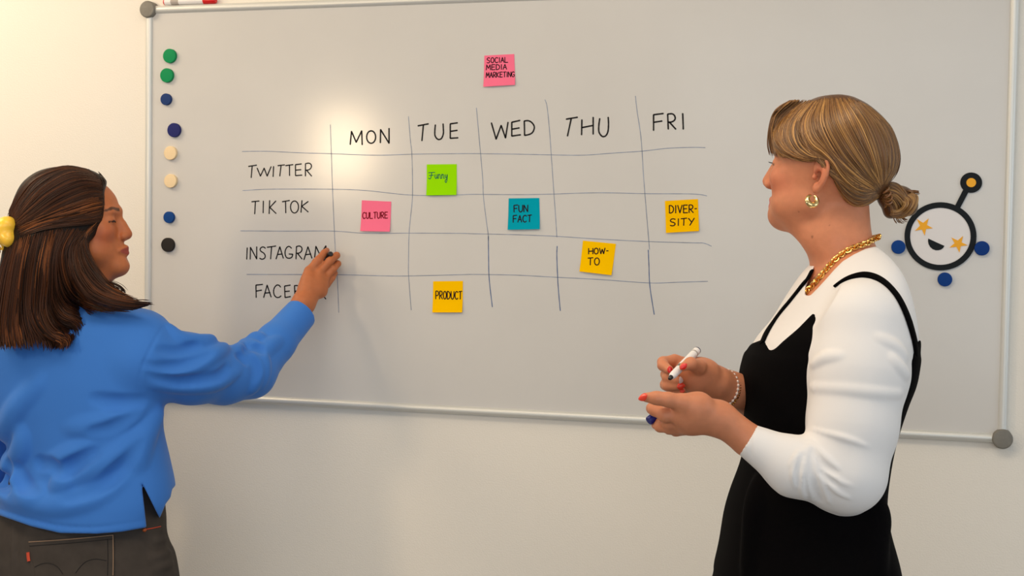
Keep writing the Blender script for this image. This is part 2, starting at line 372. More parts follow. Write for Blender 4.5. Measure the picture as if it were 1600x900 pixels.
note([(911,376),(962.5,381),(956,430),(906,424)], srgb(255,198,0), 'tilted yellow sticky note reading HOW-TO, in the THU column',
     [('HOW-',920,388,951,397,-.02), ('TO',919,403,937,414,0)], M_pen, 0.0025)
note([(1039,314),(1090.6,311),(1092.6,361),(1041,364)], srgb(255,194,0), 'yellow sticky note reading DIVERSITY on two lines, in the FRI column',
     [('DIVER-',1046,321,1089,333,-.02), ('SITY',1047,342,1085,353,-.03)], M_pen, 0.0025)
note([(677,439.6),(723.4,439),(723,488),(676.4,488)], srgb(255,196,0), 'yellow sticky note reading PRODUCT, in the bottom row of the grid',
     [('PRODUCT',681,455,722,467,.01)], M_pen, 0.0025)

# ------------------------------------------------------------------ round magnets
def magnet(u, v, rpx, col, label, cat='magnet', group='round magnets down the left of the board'):
    th = 0.0085; P = on_wall(u, v, SURF-th); r = rpx/F_PX*wall_depth(u, v)*1.0
    me = bm_mesh('round_magnet', disc_np(r, 0, -th, 0.0012, 36))
    o = link('round_magnet', me, mat('magnet_plastic', col, 0.55, spec=0.12, bump=0.03, bscale=200)); o.location = (P[0], SURF, P[2])
    tag(o, label, cat, group); return o
magnet(264.2, 87.2, 11, srgb(18,140,84), 'green round magnet, the top one in the column of magnets')
magnet(259.8, 117.6, 11, srgb(18,140,84), 'green round magnet, second from the top in the column of magnets')
magnet(258.5, 155, 9, srgb(36,60,112), 'small blue round magnet just below the two green magnets')
magnet(271, 203.2, 11, srgb(40,44,104), 'large dark blue round magnet between the small blue one and the cream ones')
magnet(265.4, 239, 10.6, srgb(240,214,172), 'cream round magnet just below the large dark blue magnet')
magnet(265.6, 282.7, 10.6, srgb(240,214,172), 'cream round magnet, the lower of the two cream ones')
magnet(263, 339.5, 9, srgb(22,68,134), 'small blue round magnet directly above the black magnet')
magnet(261.3, 382.6, 11, srgb(46,42,40), 'black round magnet, lowest in the column of magnets')
G2 = 'blue magnets around the smiling face'
magnet(1403.7, 386, 10.7, srgb(14,62,134), 'blue round magnet touching the left of the smiling face', group=G2)
magnet(1534.5, 388, 11.2, srgb(10,54,124), 'blue round magnet touching the right of the smiling face', group=G2)
magnet(1476.5, 436.7, 10.9, srgb(12,58,128), 'blue round magnet directly below the smiling face', group=G2)

# ------------------------------------------------------------------ smiling face with an antenna
A6 = lambda pts: [(1380+x*0.24444, 250+y*0.24444) for x, y in pts]
def plate(name, pts_px, y0, y1, m, parent, loc, smooth=False):
    P = [on_wall(u, v, SURF) for u, v in pts_px]; n = len(P)
    V = [(p[0], SURF+y0, p[2]) for p in P]+[(p[0], SURF+y1, p[2]) for p in P]
    bm = bmesh.new(); vs = [bm.verts.new(v) for v in V]
    bm.faces.new(vs[:n]); bm.faces.new(vs[n:])
    for i in range(n): bm.faces.new((vs[i], vs[(i+1) % n], vs[n+(i+1) % n], vs[n+i]))
    bmesh.ops.recalc_face_normals(bm, faces=bm.faces)
    me = bm_mesh(name, bm, smooth); shift(me, loc); return link(name, me, m, parent)
def ring_plate(name, outer, inner, y0, y1, m, parent, loc):
    n = len(outer); Po = [on_wall(u, v, SURF) for u, v in outer]; Pi = [on_wall(u, v, SURF) for u, v in inner]
    V = [(p[0], SURF+y, p[2]) for y in (y0, y1) for q in (Po, Pi) for p in q]
    bm = bmesh.new(); vs = [bm.verts.new(v) for v in V]
    for i in range(n):
        j = (i+1) % n
        bm.faces.new((vs[i], vs[j], vs[n+j], vs[n+i])); bm.faces.new((vs[2*n+i], vs[2*n+j], vs[3*n+j], vs[3*n+i]))
        bm.faces.new((vs[i], vs[j], vs[2*n+j], vs[2*n+i])); bm.faces.new((vs[n+i], vs[n+j], vs[3*n+j], vs[3*n+i]))
    bmesh.ops.recalc_face_normals(bm, faces=bm.faces)
    me = bm_mesh(name, bm, True); shift(me, loc); return link(name, me, m, parent)
M_blk = mat('face_black_card', srgb(28, 32, 36), 0.75, spec=0.15); M_wht = mat('face_white_card', srgb(228, 224, 224), 0.5); M_org = mat('face_orange_card', srgb(244, 172, 22), 0.6)
fc = on_wall(1469.5, 369.3, SURF); FL = Vector(fc)
face = empty('smiling_face_cutout', FL)
tag(face, 'round smiling face cutout with star eyes and one antenna, on the right of the whiteboard', 'decoration')
plate('face_disc', A6(arc(365, 488, 200, 189, 0, 355, 72)), -0.0003, -0.0022, M_wht, face, FL)
ring_plate('black_rim', A6(arc(366, 488, 230, 218, 0, 355, 72)), A6(arc(365, 488, 193, 182, 0, 355, 72)), -0.0003, -0.0036, M_blk, face, FL)
plate('antenna_stem', A6([(459, 292), (512, 188), (545, 205), (490, 310)]), -0.0003, -0.0032, M_blk, face, FL)
tipd = plate('antenna_tip', A6(arc(562, 145, 70, 65, 0, 352, 48)), -0.0003, -0.0034, M_blk, face, FL)
plate('orange_dot', A6(arc(562, 145, 31, 29, 0, 350, 36)), -0.0034, -0.0044, M_org, tipd, FL)
for pts in ([(203,452),(215,378),(290,374),(317,436),(265,483)], [(423,560),(435,495),(510,486),(540,545),(487,592)]):
    c_ = np.mean(pts, 0); st = []
    for i in range(5):
        a, b = np.array(pts[i], float), np.array(pts[(i+1) % 5], float)
        st.append(tuple(a)); st.append(tuple(c_+((a+b)/2-c_)*0.47))
    plate('star_eye', A6(st), -0.0022, -0.0034, M_org, face, FL)
mouth = [(288,502),(340,526),(391,549)]+[(383,562),(370,572),(352,577),(335,577),(316,570),(300,556),(290,538),(286,518)]
plate('mouth', A6(mouth), -0.0022, -0.0032, M_blk, face, FL)

# ------------------------------------------------------------------ markers
def lathe_np(prof, a, b, n=20):
    """prof: (t along a->b in metres, radius)"""
    a = np.array(a, float); d = np.array(b, float)-a; d /= np.linalg.norm(d)
    ref = np.array([0, 0, 1.0]) if abs(d[2]) < 0.9 else np.array([1.0, 0, 0])
    N = np.cross(d, ref); N /= np.linalg.norm(N); B = np.cross(d, N); V = []; Fs = []
    for t, r in prof:
        for k in range(n):
            w = 2*math.pi*k/n; V.append(a+d*t+r*(math.cos(w)*N+math.sin(w)*B))
    for i in range(len(prof)-1):
        for k in range(n): Fs.append((i*n+k, i*n+(k+1) % n, (i+1)*n+(k+1) % n, (i+1)*n+k))
    Fs.append(tuple(range(n-1, -1, -1))); Fs.append(tuple((len(prof)-1)*n+k for k in range(n)))
    return V, Fs
M_white_pl = mat('marker_white_plastic', srgb(236, 232, 230), 0.35); M_red_pl = mat('marker_red_plastic', srgb(214, 16, 22), 0.35)
M_blue_pl = mat('marker_blue_plastic', srgb(14, 26, 120), 0.4); M_black_pl = mat('marker_black_plastic', srgb(26, 24, 26), 0.4); M_grey_pl = mat('marker_grey_print', srgb(176, 166, 158), 0.5)
def part_np(name, VF, m, parent, loc, smooth=True):
    me = mesh_np(name, VF[0], VF[1], smooth)
    try: me.set_sharp_from_angle(angle=math.radians(45))
    except Exception: pass
    shift(me, loc); return link(name, me, m, parent)
za = Z0+BH+0.020
a = on_wall(256.5, 4.0, -0.0115); b = on_wall(337.5, 1.0, -0.0115); a[2] = b[2] = za+0.0086
mk = empty('whiteboard_marker', Vector(a)); tag(mk, 'white marker with red cap lying on the top edge of the whiteboard frame', 'marker')
L = np.linalg.norm(b-a)
part_np('barrel', lathe_np([(0.004, .0082), (L-.032, .0082)], a, b), M_white_pl, mk, a)
part_np('end_plug', lathe_np([(0, .0062), (.001, .0074), (.0042, .0078)], a, b), M_red_pl, mk, a)
part_np('cap', lathe_np([(L-.034, .0086), (L-.003, .0084), (L, .0066)], a, b), M_red_pl, mk, a)
part_np('printed_band', lathe_np([(.022, .00824), (.044, .00824)], a, b), M_grey_pl, mk, a)
# ------------------------------------------------------------------ solid modelling by distance fields (lens axes, metres)
def _smin(a, b, k):
    if k <= 0: return np.minimum(a, b)
    h = np.clip(0.5+0.5*(b-a)/k, 0, 1); return b+(a-b)*h-k*h*(1-h)
def _smax(a, b, k): return -_smin(-a, -b, k)
class Solid:
    def __init__(s): s.ops = []
    def _add(s, fn, c, r, op, k): s.ops.append((fn, np.asarray(c, float), float(r)+k+0.02, op, k)); return s
    def cone(s, a, b, ra, rb=None, k=0.01, op='u'):
        rb = ra if rb is None else rb; a = np.asarray(a, float); b = np.asarray(b, float); ba = b-a; L2 = ba@ba+1e-12
        def fn(P):
            h = np.clip(((P-a)@ba)/L2, 0, 1); return np.linalg.norm(P-a-h[:, None]*ba, axis=1)-(ra+(rb-ra)*h)
        return s._add(fn, (a+b)/2, math.sqrt(L2)/2+max(ra, rb), op, k)
    def ball(s, c, r, k=0.01, op='u'):
        c = np.asarray(c, float); return s._add(lambda P: np.linalg.norm(P-c, axis=1)-r, c, r, op, k)
    def chain(s, pts, rad, k=0.005, op='u'):
        for i in range(len(pts)-1):
            ra = rad if np.isscalar(rad) else rad[i]; rb = rad if np.isscalar(rad) else rad[i+1]
            s.cone(pts[i], pts[i+1], ra, rb, k, op)
        return s
    def ell(s, c, r, R=None, k=0.01, op='u'):
        c = np.asarray(c, float); r = np.asarray(r, float); R = np.eye(3) if R is None else np.asarray(R, float)   # columns = axes
        def fn(P):
            q = (P-c)@R; k0 = np.linalg.norm(q/r, axis=1); k1 = np.linalg.norm(q/(r*r), axis=1)+1e-9; return k0*(k0-1)/k1
        return s._add(fn, c, max(r), op, k)
    def stack(s, rows, k=0.01, op='u', shear=0.0, n=2.3):
        """rows: (v, uL, uR, zc, halfdepth) silhouettes at the depth zc"""
        rows = np.asarray(rows, float); q = catmull(rows, 10)
        z = q[:, 3]; y = -(q[:, 0]-450)/F_PX*z; hw0 = (q[:, 2]-q[:, 1])/2/F_PX*z; xl = (q[:, 1]-800)/F_PX*(z+shear*hw0-.22*q[:, 4]); xr = (q[:, 2]-800)/F_PX*(z-shear*hw0-.22*q[:, 4])
        o = np.argsort(y); y = y[o]; cx = ((xl+xr)/2)[o]; hw = ((xr-xl)/2)[o]; z = z[o]; hd = q[:, 4][o]
        def fn(P):
            X = np.interp(P[:, 1], y, cx); W = np.interp(P[:, 1], y, hw); Zc = np.interp(P[:, 1], y, z); D = np.interp(P[:, 1], y, hd)
            dx = np.abs(P[:, 0]-X)/W; dz = np.abs(P[:, 2]-Zc+shear*(P[:, 0]-X))/D
            d = ((dx**n+dz**n)**(1/n)-1)*np.minimum(W, D)
            return np.maximum(d, np.maximum(P[:, 1]-y[-1], y[0]-P[:, 1]))
        c = np.array([cx.mean(), (y[0]+y[-1])/2, z.mean()]); r = math.sqrt(((y[-1]-y[0])/2)**2+(hw.max()+np.ptp(cx))**2+(hd.max()+np.ptp(z)+abs(shear)*hw.max())**2)
        return s._add(fn, c, r, op, k)
    def func(s, fn, c, r, op='u', k=0.0): return s._add(fn, c, r, op, k)
    def __call__(s, P):
        P = np.asarray(P, float); N = len(P); out = np.empty(N)
        if N <= 5000: return s._ev(P)
        for i in range(0, N, 4096): out[i:i+4096] = s._ev(P[i:i+4096])
        return out
    def _ev(s, P):
        lo, hi = P.min(0), P.max(0); f = np.full(len(P), 1.0)
        for fn, c, r, op, k in s.ops:
            near = np.maximum(np.maximum(lo-c, c-hi), 0)
            if near@near > r*r:
                if op == 'u': f = np.minimum(f, np.linalg.norm(P-c, axis=1)-(r-0.02-k)*0.98+0.0)
                elif op == 'i': f = np.maximum(f, 0.05)
                continue
            d = fn(P)
            if op == 'u': f = _smin(f, d, k)
            elif op == 's': f = _smax(f, -d, k)
            else: f = _smax(f, d, k)
        return f
def polygon_field(poly, grow=0.0):
    """a pixel outline swept along the line of sight"""
    Q = np.asarray(poly, float); A = Q; B = np.roll(Q, -1, 0)
    def fn(P):
        u = P[:, 0]/P[:, 2]*F_PX+800; v = -P[:, 1]/P[:, 2]*F_PX+450; d2 = np.full(len(P), 1e9); ins = np.zeros(len(P), bool)
        for a, b in zip(A, B):
            e = b-a; wx = u-a[0]; wy = v-a[1]; h = np.clip((wx*e[0]+wy*e[1])/(e@e+1e-9), 0, 1)
            d2 = np.minimum(d2, (wx-h*e[0])**2+(wy-h*e[1])**2)
            c = (a[1] > v) != (b[1] > v); ins ^= c & (u < (b[0]-a[0])*(v-a[1])/(b[1]-a[1]+1e-12)+a[0])
        d = np.sqrt(d2)*P[:, 2]/F_PX; return np.where(ins, -d, d)-grow
    return fn
DRAFT = 1.0
def polygonize(field, lo, hi, h, smooth=2, B=16):
    """surface nets; block-sparse evaluation. returns vertices (lens axes) and quads"""
    h = h*DRAFT; lo = np.asarray(lo, float); hi = np.asarray(hi, float); nb = np.ceil((hi-lo)/(h*B)).astype(int); n = nb*B
    G = np.full(n, 1.0, np.float32)
    bc = np.stack(np.meshgrid(*[np.arange(k) for k in nb], indexing='ij'), -1).reshape(-1, 3)
    cen = lo+(bc*B+(B-1)/2)*h; fc = np.concatenate([field(cen[i:i+1500]) for i in range(0, len(cen), 1500)])
    half = B*h*math.sqrt(3)/2; act = np.abs(fc) < half*1.75+0.004
    off = np.stack(np.meshgrid(*[np.arange(B)]*3, indexing='ij'), -1).reshape(-1, 3)
    for b, a, f in zip(bc, act, fc):
        s = tuple(slice(b[i]*B, (b[i]+1)*B) for i in range(3))
        if a: G[s] = field(lo+(b*B+off)*h).reshape(B, B, B)
        elif f < 0: G[s] = -1.0
    S = G < 0; C = S.astype(np.uint8); cnt = C[:-1, :-1, :-1].copy()
    for dx, dy, dz in [(1,0,0),(0,1,0),(0,0,1),(1,1,0),(1,0,1),(0,1,1),(1,1,1)]:
        cnt += C[dx:n[0]-1+dx, dy:n[1]-1+dy, dz:n[2]-1+dz]
    cells = np.argwhere((cnt > 0) & (cnt < 8)); idx = np.full(n, -1, np.int32); idx[tuple(cells.T)] = np.arange(len(cells))
    acc = np.zeros((len(cells), 3)); w = np.zeros(len(cells)); corners = [(i, j, k) for i in (0, 1) for j in (0, 1) for k in (0, 1)]
    val = {c: G[tuple((cells+c).T)] for c in corners}
    for c in corners:
        for ax in range(3):
            if c[ax] == 0:
                d = list(c); d[ax] = 1; a, b = val[c], val[tuple(d)]; m = (a < 0) != (b < 0)
                t = np.where(m, a/np.where(m, a-b, 1), 0); p = np.tile(np.array(c, float), (len(cells), 1)); p[:, ax] += t
                acc[m] += p[m]; w[m] += 1
    V = lo+(cells+acc/w[:, None])*h; Q = []
    for ax in range(3):
        sl0 = [slice(None)]*3; sl1 = [slice(None)]*3; sl0[ax] = slice(0, -1); sl1[ax] = slice(1, None)
        e = np.argwhere(S[tuple(sl0)] != S[tuple(sl1)]); e = e[(e > 0).all(1)]
        a1, a2 = (ax+1) % 3, (ax+2) % 3; o1 = np.zeros(3, int); o1[a1] = 1; o2 = np.zeros(3, int); o2[a2] = 1
        q = np.stack([idx[tuple((e-o1-o2).T)], idx[tuple((e-o2).T)], idx[tuple(e.T)], idx[tuple((e-o1).T)]], 1)
        neg = S[tuple(e.T)]; q[neg] = q[neg][:, ::-1]; Q.append(q)
    Q = np.concatenate(Q); Q = Q[(Q >= 0).all(1)]
    # lens axes are left-handed, so this winding faces outwards in the world
    if smooth:
        E = np.concatenate([Q[:, [0, 1]], Q[:, [1, 2]], Q[:, [2, 3]], Q[:, [3, 0]]]); E = np.unique(np.sort(E, 1), axis=0)
        deg = np.bincount(E.ravel(), minlength=len(V))[:, None]+1e-9
        for it in range(smooth):
            s = np.zeros_like(V)
            for ax in range(3):
                s[:, ax] = np.bincount(E[:, 0], V[E[:, 1], ax], len(V))+np.bincount(E[:, 1], V[E[:, 0], ax], len(V))
            V = V+0.6*(s/deg-V)
    return V, Q
def to_cam(Pw):
    d = np.asarray(Pw, float)-CAM; return np.stack([d@RT, d@UP, d@FW], -1)
def fast_mesh(name, V, Q, loc):
    me = bpy.data.meshes.new(name); Q = np.asarray(Q, np.int32); k = Q.shape[1]
    me.vertices.add(len(V)); me.vertices.foreach_set('co', (np.asarray(V)-np.asarray(loc)).astype(np.float32).ravel())
    me.loops.add(Q.size); me.loops.foreach_set('vertex_index', Q.ravel())
    me.polygons.add(len(Q)); me.polygons.foreach_set('loop_start', np.arange(0, Q.size, k, dtype=np.int32))
    me.polygons.foreach_set('use_smooth', np.ones(len(Q), bool)); me.update(calc_edges=True); me.validate(); return me
def tint(me, colors):
    at = me.color_attributes.new('tint', 'FLOAT_COLOR', 'POINT')
    c = np.ones((len(me.vertices), 4), np.float32); c[:, :3] = colors; at.data.foreach_set('color', c.ravel())
FLIP = False
def largest(V, Q):
    L = np.arange(len(V))
    while True:
        m = L[Q].min(1); N_ = L.copy(); np.minimum.at(N_, Q.ravel(), np.repeat(m, 4)); N_ = N_[N_]
        if (N_ == L).all(): break
        L = N_
    k = np.bincount(L).argmax(); keep = L == k; idx = np.cumsum(keep)-1
    return V[keep], idx[Q[keep[Q].all(1)]]
def solid_part(name, field, lo, hi, h, m, parent, loc, smooth=2, colour=None):
    V, Q = largest(*polygonize(field, lo, hi, h, smooth))
    me = fast_mesh(name, to_world(V), Q, loc)
    if colour is not None: tint(me, colour(V))
    return link(name, me, m, parent)
def hit(field, uv, z0, z1, lift=0.0, it=70, fac=0.7):
    """first crossing of the lines of sight through the pixels with the solid"""
    uv = np.asarray(uv, float); D = np.stack([(uv[:, 0]-800)/F_PX, -(uv[:, 1]-450)/F_PX, np.ones(len(uv))], 1)
    z = np.full(len(uv), float(z0)); best = np.full(len(uv), 9.0); bz = z.copy()
    for _ in range(it):
        f = field(D*z[:, None]); m = f < best; best[m] = f[m]; bz[m] = z[m]; z = np.clip(z+fac*(f-lift), z0, z1)
    return D*bz[:, None], best
def blend_box(pts, pad):
    P = np.asarray(pts); return P.min(0)-pad, P.max(0)+pad

class Frame:                        # a head's or a hand's own axes (x forward, y to its left, z up; millimetres)
    def __init__(s, o, F, L):
        s.o = np.asarray(o, float); s.F = np.asarray(F, float)/np.linalg.norm(F); L = np.asarray(L, float); L = L-s.F*(L@s.F); s.L = L/np.linalg.norm(L)
        s.U = np.cross(s.L, s.F); s.R = np.stack([s.F, s.L, s.U], 1)
    def __call__(s, x, y, z): return s.o+(s.F*x+s.L*y+s.U*z)*0.001
    def local(s, P): return (P-s.o)@s.R*1000

def build_head(S, H, mouth_open=0.0, full=1.0, ears=(1, -1), chin=(88, -83), muz=72, ear=1.0, ear_c=(-6, 3), lip=0, cr=((-5, 0, 42), (92, 72, 86))):
    """adds a head with face to the solid S; H is its frame"""
    mm = 0.001
    def E(c, r, k, op='u', R=None): S.ell(H(*c), np.array(r)*mm, H.R if R is None else R, k*mm, op)
    def Bl(c, r, k, op='u'): S.ball(H(*c), r*mm, k*mm, op)
    def Cn(a, b, ra, rb, k, op='u'): S.cone(H(*a), H(*b), ra*mm, rb*mm, k*mm, op)
    E(*cr, 0); E((38, 0, 44), (61, 59, 54), 22); E((35, 0, -12), (60, 58, 64), 22)
    Bl((muz, 0, -48), 29, 18); Bl((chin[0], 0, chin[1]), 16, 16)
    for s in (1, -1):
        Cn((14, s*43, -46), (chin[0]-8, s*13, chin[1]-2), 15, 13, 28); Bl((52, s*33, -48), 26*full, 22); Bl((69, s*38, -10), 21*full, 16)
        Cn((88, s*34, 29), (96, 0, 31), 7, 7, 14)
        E((104, s*31, 12), (13, 16, 10), 9, 's')
        E((81, s*30, 11), (14.5, 15.5, 12.5), 4)
        Cn((97, s*18, 11), (93, s*44, 11), 0.9, 0.9, 2.0, 's')
    Cn((95, 0, 22), (112, 0, -19), 6.5, 9.0, 9); Cn((100, 0, 2), (104, 0, -20), 10, 12, 8)
    for s in (1, -1):
        Bl((104, s*11, -24), 7.6, 5); Bl((110, s*5.5, -31.5), 2.8, 2.5, 's')
    for s in (1, -1):
        Cn((103+lip, s*3, -48), (93+lip, s*22, -53), 6.8, 3.4, 4); Cn((102+lip, 0, -60), (93+lip, s*21, -54.5), 7.2, 3.4, 4)
        Cn((113+lip, 0, -54), (97+lip, s*21, -54), 1.4+mouth_open, 0.9, 2.5, 's')
    Bl((112+lip, 0, -72), 8, 8, 's')
    for s in ears:
        c = math.radians(18)
        ax = lambda x, z, y=0: (ear_c[0]+x*ear, s*(72.5-x*0.36+y), ear_c[1]+z*ear)
        # back plate, rim, inner ridge, lobe
        F2 = H.F*math.cos(c)+H.L*(-s*math.sin(c)); Lr = H.L*math.cos(c)*1.0+H.F*s*math.sin(c)
        t = math.radians(-12); Fr = F2*math.cos(t)+H.U*math.sin(t); Ur = np.cross(Lr, Fr)
        S.ell(H(*ax(-3, 4, -0.5)), np.array((14.5*ear, 3.6, 27*ear))*mm, np.stack([Fr, Lr, Ur], 1), 4*mm)
        rim = [ax(9, 3, 2), ax(11, 14, 1), ax(8, 24, 1.5), ax(0, 31, 2), ax(-10, 31, 2.5), ax(-17, 22, 2.5), ax(-19, 9, 2), ax(-16, -5, 1.5), ax(-10, -17, 1), ax(-2, -26, 0)]
        rim = [H(*p) for p in catmull(rim, 4)]
        S.chain(rim, 2.7*mm, 2.0*mm)
        ridge = [H(*p) for p in catmull([ax(-2, 23, 2), ax(-9, 15, 2.5), ax(-11, 4, 2.5), ax(-7, -8, 2.5), ax(0, -13, 2)], 3)]
        S.chain(ridge, 2.4*mm, 2.5*mm)
        E(ax(0, -23, 0.5), (7.5, 4.5, 9), 4)
        E(ax(3, -1, 3.5), (7.5, 7, 10), 3, 's'); E(ax(-2, 17, 4), (3.5, 3.5, 5), 3, 's')
        Bl(ax(10, -4, 1.5), 4.2, 3)
    return S

def folds(S, lines, r, height, k=0.006, op='u', z0=1.0, z1=4.0, sub=5):
    """cloth folds: rounded ridges (or grooves) laid along traced lines on the solid"""
    done = []
    for ln in lines:
        P = catmull(ln, sub); H_, _ = hit(S, P, z0, z1); done.append(H_)
    for H_ in done:
        n = len(H_); t = np.sin(np.linspace(0.12, math.pi-0.12, n)); V = H_/np.linalg.norm(H_, axis=1)[:, None]
        rr = r*(0.55+0.45*t); sink = rr-height*t+k*(.22+.35*(1-t))
        C = H_+V*(sink if op == 'u' else -sink)[:, None]
        S.chain(C, rr, k, op)
def strand_mesh(curves, radii, cols):
    """curves (n, m, 3) lens axes; each becomes a thin tapered four-sided lock"""
    C = np.asarray(curves, float); n, m, _ = C.shape; T = np.gradient(C, axis=1); T /= np.linalg.norm(T, axis=2)[..., None]+1e-9
    view = C/np.linalg.norm(C, axis=2)[..., None]; sd = np.cross(T, view); sd /= np.linalg.norm(sd, axis=2)[..., None]+1e-9; up = np.cross(T, sd)
    taper = np.clip(np.minimum(np.linspace(0.35, 4, m), np.linspace(4, 0.25, m)), 0, 1)
    r = (np.asarray(radii)[:, None]*taper)[..., None]
    V = np.stack([C+sd*r, C+up*r, C-sd*r, C-up*r], 2).reshape(-1, 3)
    base = (np.arange(n)[:, None, None]*m+np.arange(m-1)[None, :, None])*4; k = np.arange(4); l = (k+1) % 4
    Q = np.stack([base+k, base+l, base+4+l, base+4+k], -1).reshape(-1, 4)
    return V, Q, np.repeat(cols, m*4, axis=0)
def strands(field, guides, n, r, lift, pal, z0, z1, m=22, jit=1.5, lj=0.0015, wave=0.0):
    """n locks spread between each neighbouring pair of guide lines"""
    R = []
    for a, b in guides:
        A = catmull(a, 12); Bq = catmull(b, 12); s = np.linspace(0, 1, m)
        rs = lambda Q: np.stack([np.interp(s*(len(Q)-1), np.arange(len(Q)), Q[:, i]) for i in (0, 1)], 1)
        A, Bq = rs(A), rs(Bq); t = rng.random(n)[:, None, None]; c = A*(1-t)+Bq*t
        c = c+rng.normal(0, jit, (n, 1, 2))*np.linspace(0.6, 1, m)[None, :, None]+rng.normal(0, jit*.5, (n, 2))[:, None, :]*np.sin(np.linspace(0, 3, m))[None, :, None]
        e0 = rng.random(n)*0.16; e1 = 1-rng.random(n)*0.14
        tt = e0[:, None]+(e1-e0)[:, None]*s; idx = tt*(m-1); i0 = np.clip(idx.astype(int), 0, m-2); fr = (idx-i0)[..., None]
        c = np.take_along_axis(c, i0[..., None].repeat(2, 2), 1)*(1-fr)+np.take_along_axis(c, (i0+1)[..., None].repeat(2, 2), 1)*fr
        R.append(c)
    UVs = np.concatenate(R); P, best = hit(field, UVs.reshape(-1, 2), z0, z1); P = P.reshape(UVs.shape[0], m, 3)
    zz = P[..., 2]
    for _ in range(3): zz[:, 1:-1] = (zz[:, :-2]+2*zz[:, 1:-1]+zz[:, 2:])/4
    D = np.concatenate([(UVs[..., :1]-800)/F_PX, -(UVs[..., 1:]-450)/F_PX, np.ones(UVs.shape[:2]+(1,))], 2)
    zz = zz-lift-np.abs(rng.normal(0, lj, (len(zz), 1)))*np.sin(np.linspace(0, math.pi, m))[None]
    P = D*zz[..., None]; N = len(P); pal = np.asarray(pal); w = rng.dirichlet(np.full(len(pal), 0.7), N)
    return strand_mesh(P, r*(0.6+0.8*rng.random(N)), w@pal)
def merge_vq(parts):
    V, Q, Cc, o = [], [], [], 0
    for v, q, c in parts: V.append(v); Q.append(np.asarray(q)+o); Cc.append(c); o += len(v)
    return np.concatenate(V), np.concatenate(Q), np.concatenate(Cc)
def tinted_part(name, VQC, m, parent, loc):
    V, Q, Cc = VQC; me = fast_mesh(name, to_world(V), Q, loc); tint(me, Cc); return link(name, me, m, parent)
def const_col(c): return lambda V: np.tile(np.array(c), (len(V), 1))
def quads(VF):                      # triangles and fans of a tube as quads for merging
    V, Fs = VF; return V, [f if len(f) == 4 else None for f in Fs]
# ================================================================== the person on the right
def skin_mat(name, rough=0.5):
    return mat(name, (0.6, 0.35, 0.25), rough, spec=0.35, sss=0.18, attr='tint', bump=0.06, bscale=900, var=0.05, vscale=90)
def face_tint(H, skin, lip, brow, blush, bw=1.0, lo=0):
    skin, lip, brow, blush = [np.array(c) for c in (skin, lip, brow, blush)]
    def fn(V):
        q = H.local(V); x, y, z = q.T; c = np.tile(skin, (len(V), 1)); ay = np.abs(y)
        near = (np.abs(x) < 140) & (ay < 90) & (np.abs(z) < 130)
        def mix(w, col):
            w = np.where(near, np.clip(w, 0, 1), 0)[:, None]; c[:] = c*(1-w)+col*w
        mix(0.55*np.exp(-((x-68)/28)**2-((ay-46)/22)**2-((z+18)/22)**2), blush)
        mix(0.35*np.exp(-((x-112)/10)**2-(ay/12)**2-((z+20)/10)**2), blush)
        mix(0.5*np.exp(-((x+6)/20)**2-((ay-78)/12)**2-((z-8)/26)**2), blush)
        r = (y/23)**2+((z+54.5)/(9.5-ay*0.18))**2; mix(np.where(x > 88+lo, np.clip((1.15-r)*4, 0, 1)*0.9, 0), lip)
        bz = 33+np.clip((ay-14)*0.16, 0, 4)-np.clip(ay-36, 0, 30)*0.5
        mix(np.where((x > 55) & (ay > 12) & (ay < 50), np.clip((1.2-np.abs(z-bz)/(3.6-np.clip(ay-30, 0, 20)*.1))*3, 0, 1)*0.85*bw, 0), brow)
        mix(np.where((x > 70) & (ay > 16) & (ay < 46), np.clip((1.4-np.abs(z-9.6+((ay-30)/16)**2*2)/1.5)*2, 0, 1)*0.9, 0), brow*0.5)
        return c
    return fn
# frames and placing: near = her left side
RW = empty('person', (0, 0, 0))
HR = Frame(px(1304, 281, 2.10), (-math.cos(.62)*math.cos(.20), math.sin(.20), math.sin(.62)*math.cos(.20)), (-math.sin(.62), 0, -math.cos(.62)))
foot = CAM+FW*0
_p = to_world(px(1290, 900, 2.06)); RL = Vector((_p[0], _p[1], 0)); RW.location = RL
tag(RW, 'person in black dress over white top, blonde hair in a bun, holding a marker', 'person')
SK_R = srgb(202, 130, 94)
torso_rows = [(385,1285,1372,2.10,.05),(405,1276,1394,2.09,.09),(430,1258,1412,2.08,.125),(460,1240,1424,2.08,.150),(500,1215,1434,2.07,.160),(530,1190,1438,2.06,.160),(560,1173,1436,2.06,.155),
 (595,1165,1430,2.06,.148),(630,1168,1416,2.06,.142),(680,1176,1399,2.06,.135),(727,1168,1389,2.06,.135),(776,1152,1383,2.06,.150),(813,1143,1388,2.06,.165),(862,1136,1402,2.06,.180),(900,1128,1409,2.06,.187)]
skirt_rows = torso_rows[6:]+[(1000,1106,1420,2.05,.20),(1200,1075,1435,2.05,.22),(1440,1050,1450,2.05,.25)]
SH = 0.28
torso_rows = [(v, a+4, b-4, z, h) for v, a, b, z, h in torso_rows]; skirt_rows = [(v, a+4, b-4, z, h) for v, a, b, z, h in skirt_rows]
def inset(rows, d): return [(v, a+d*1000, b-d*1000, z, h-d) for v, a, b, z, h in rows]
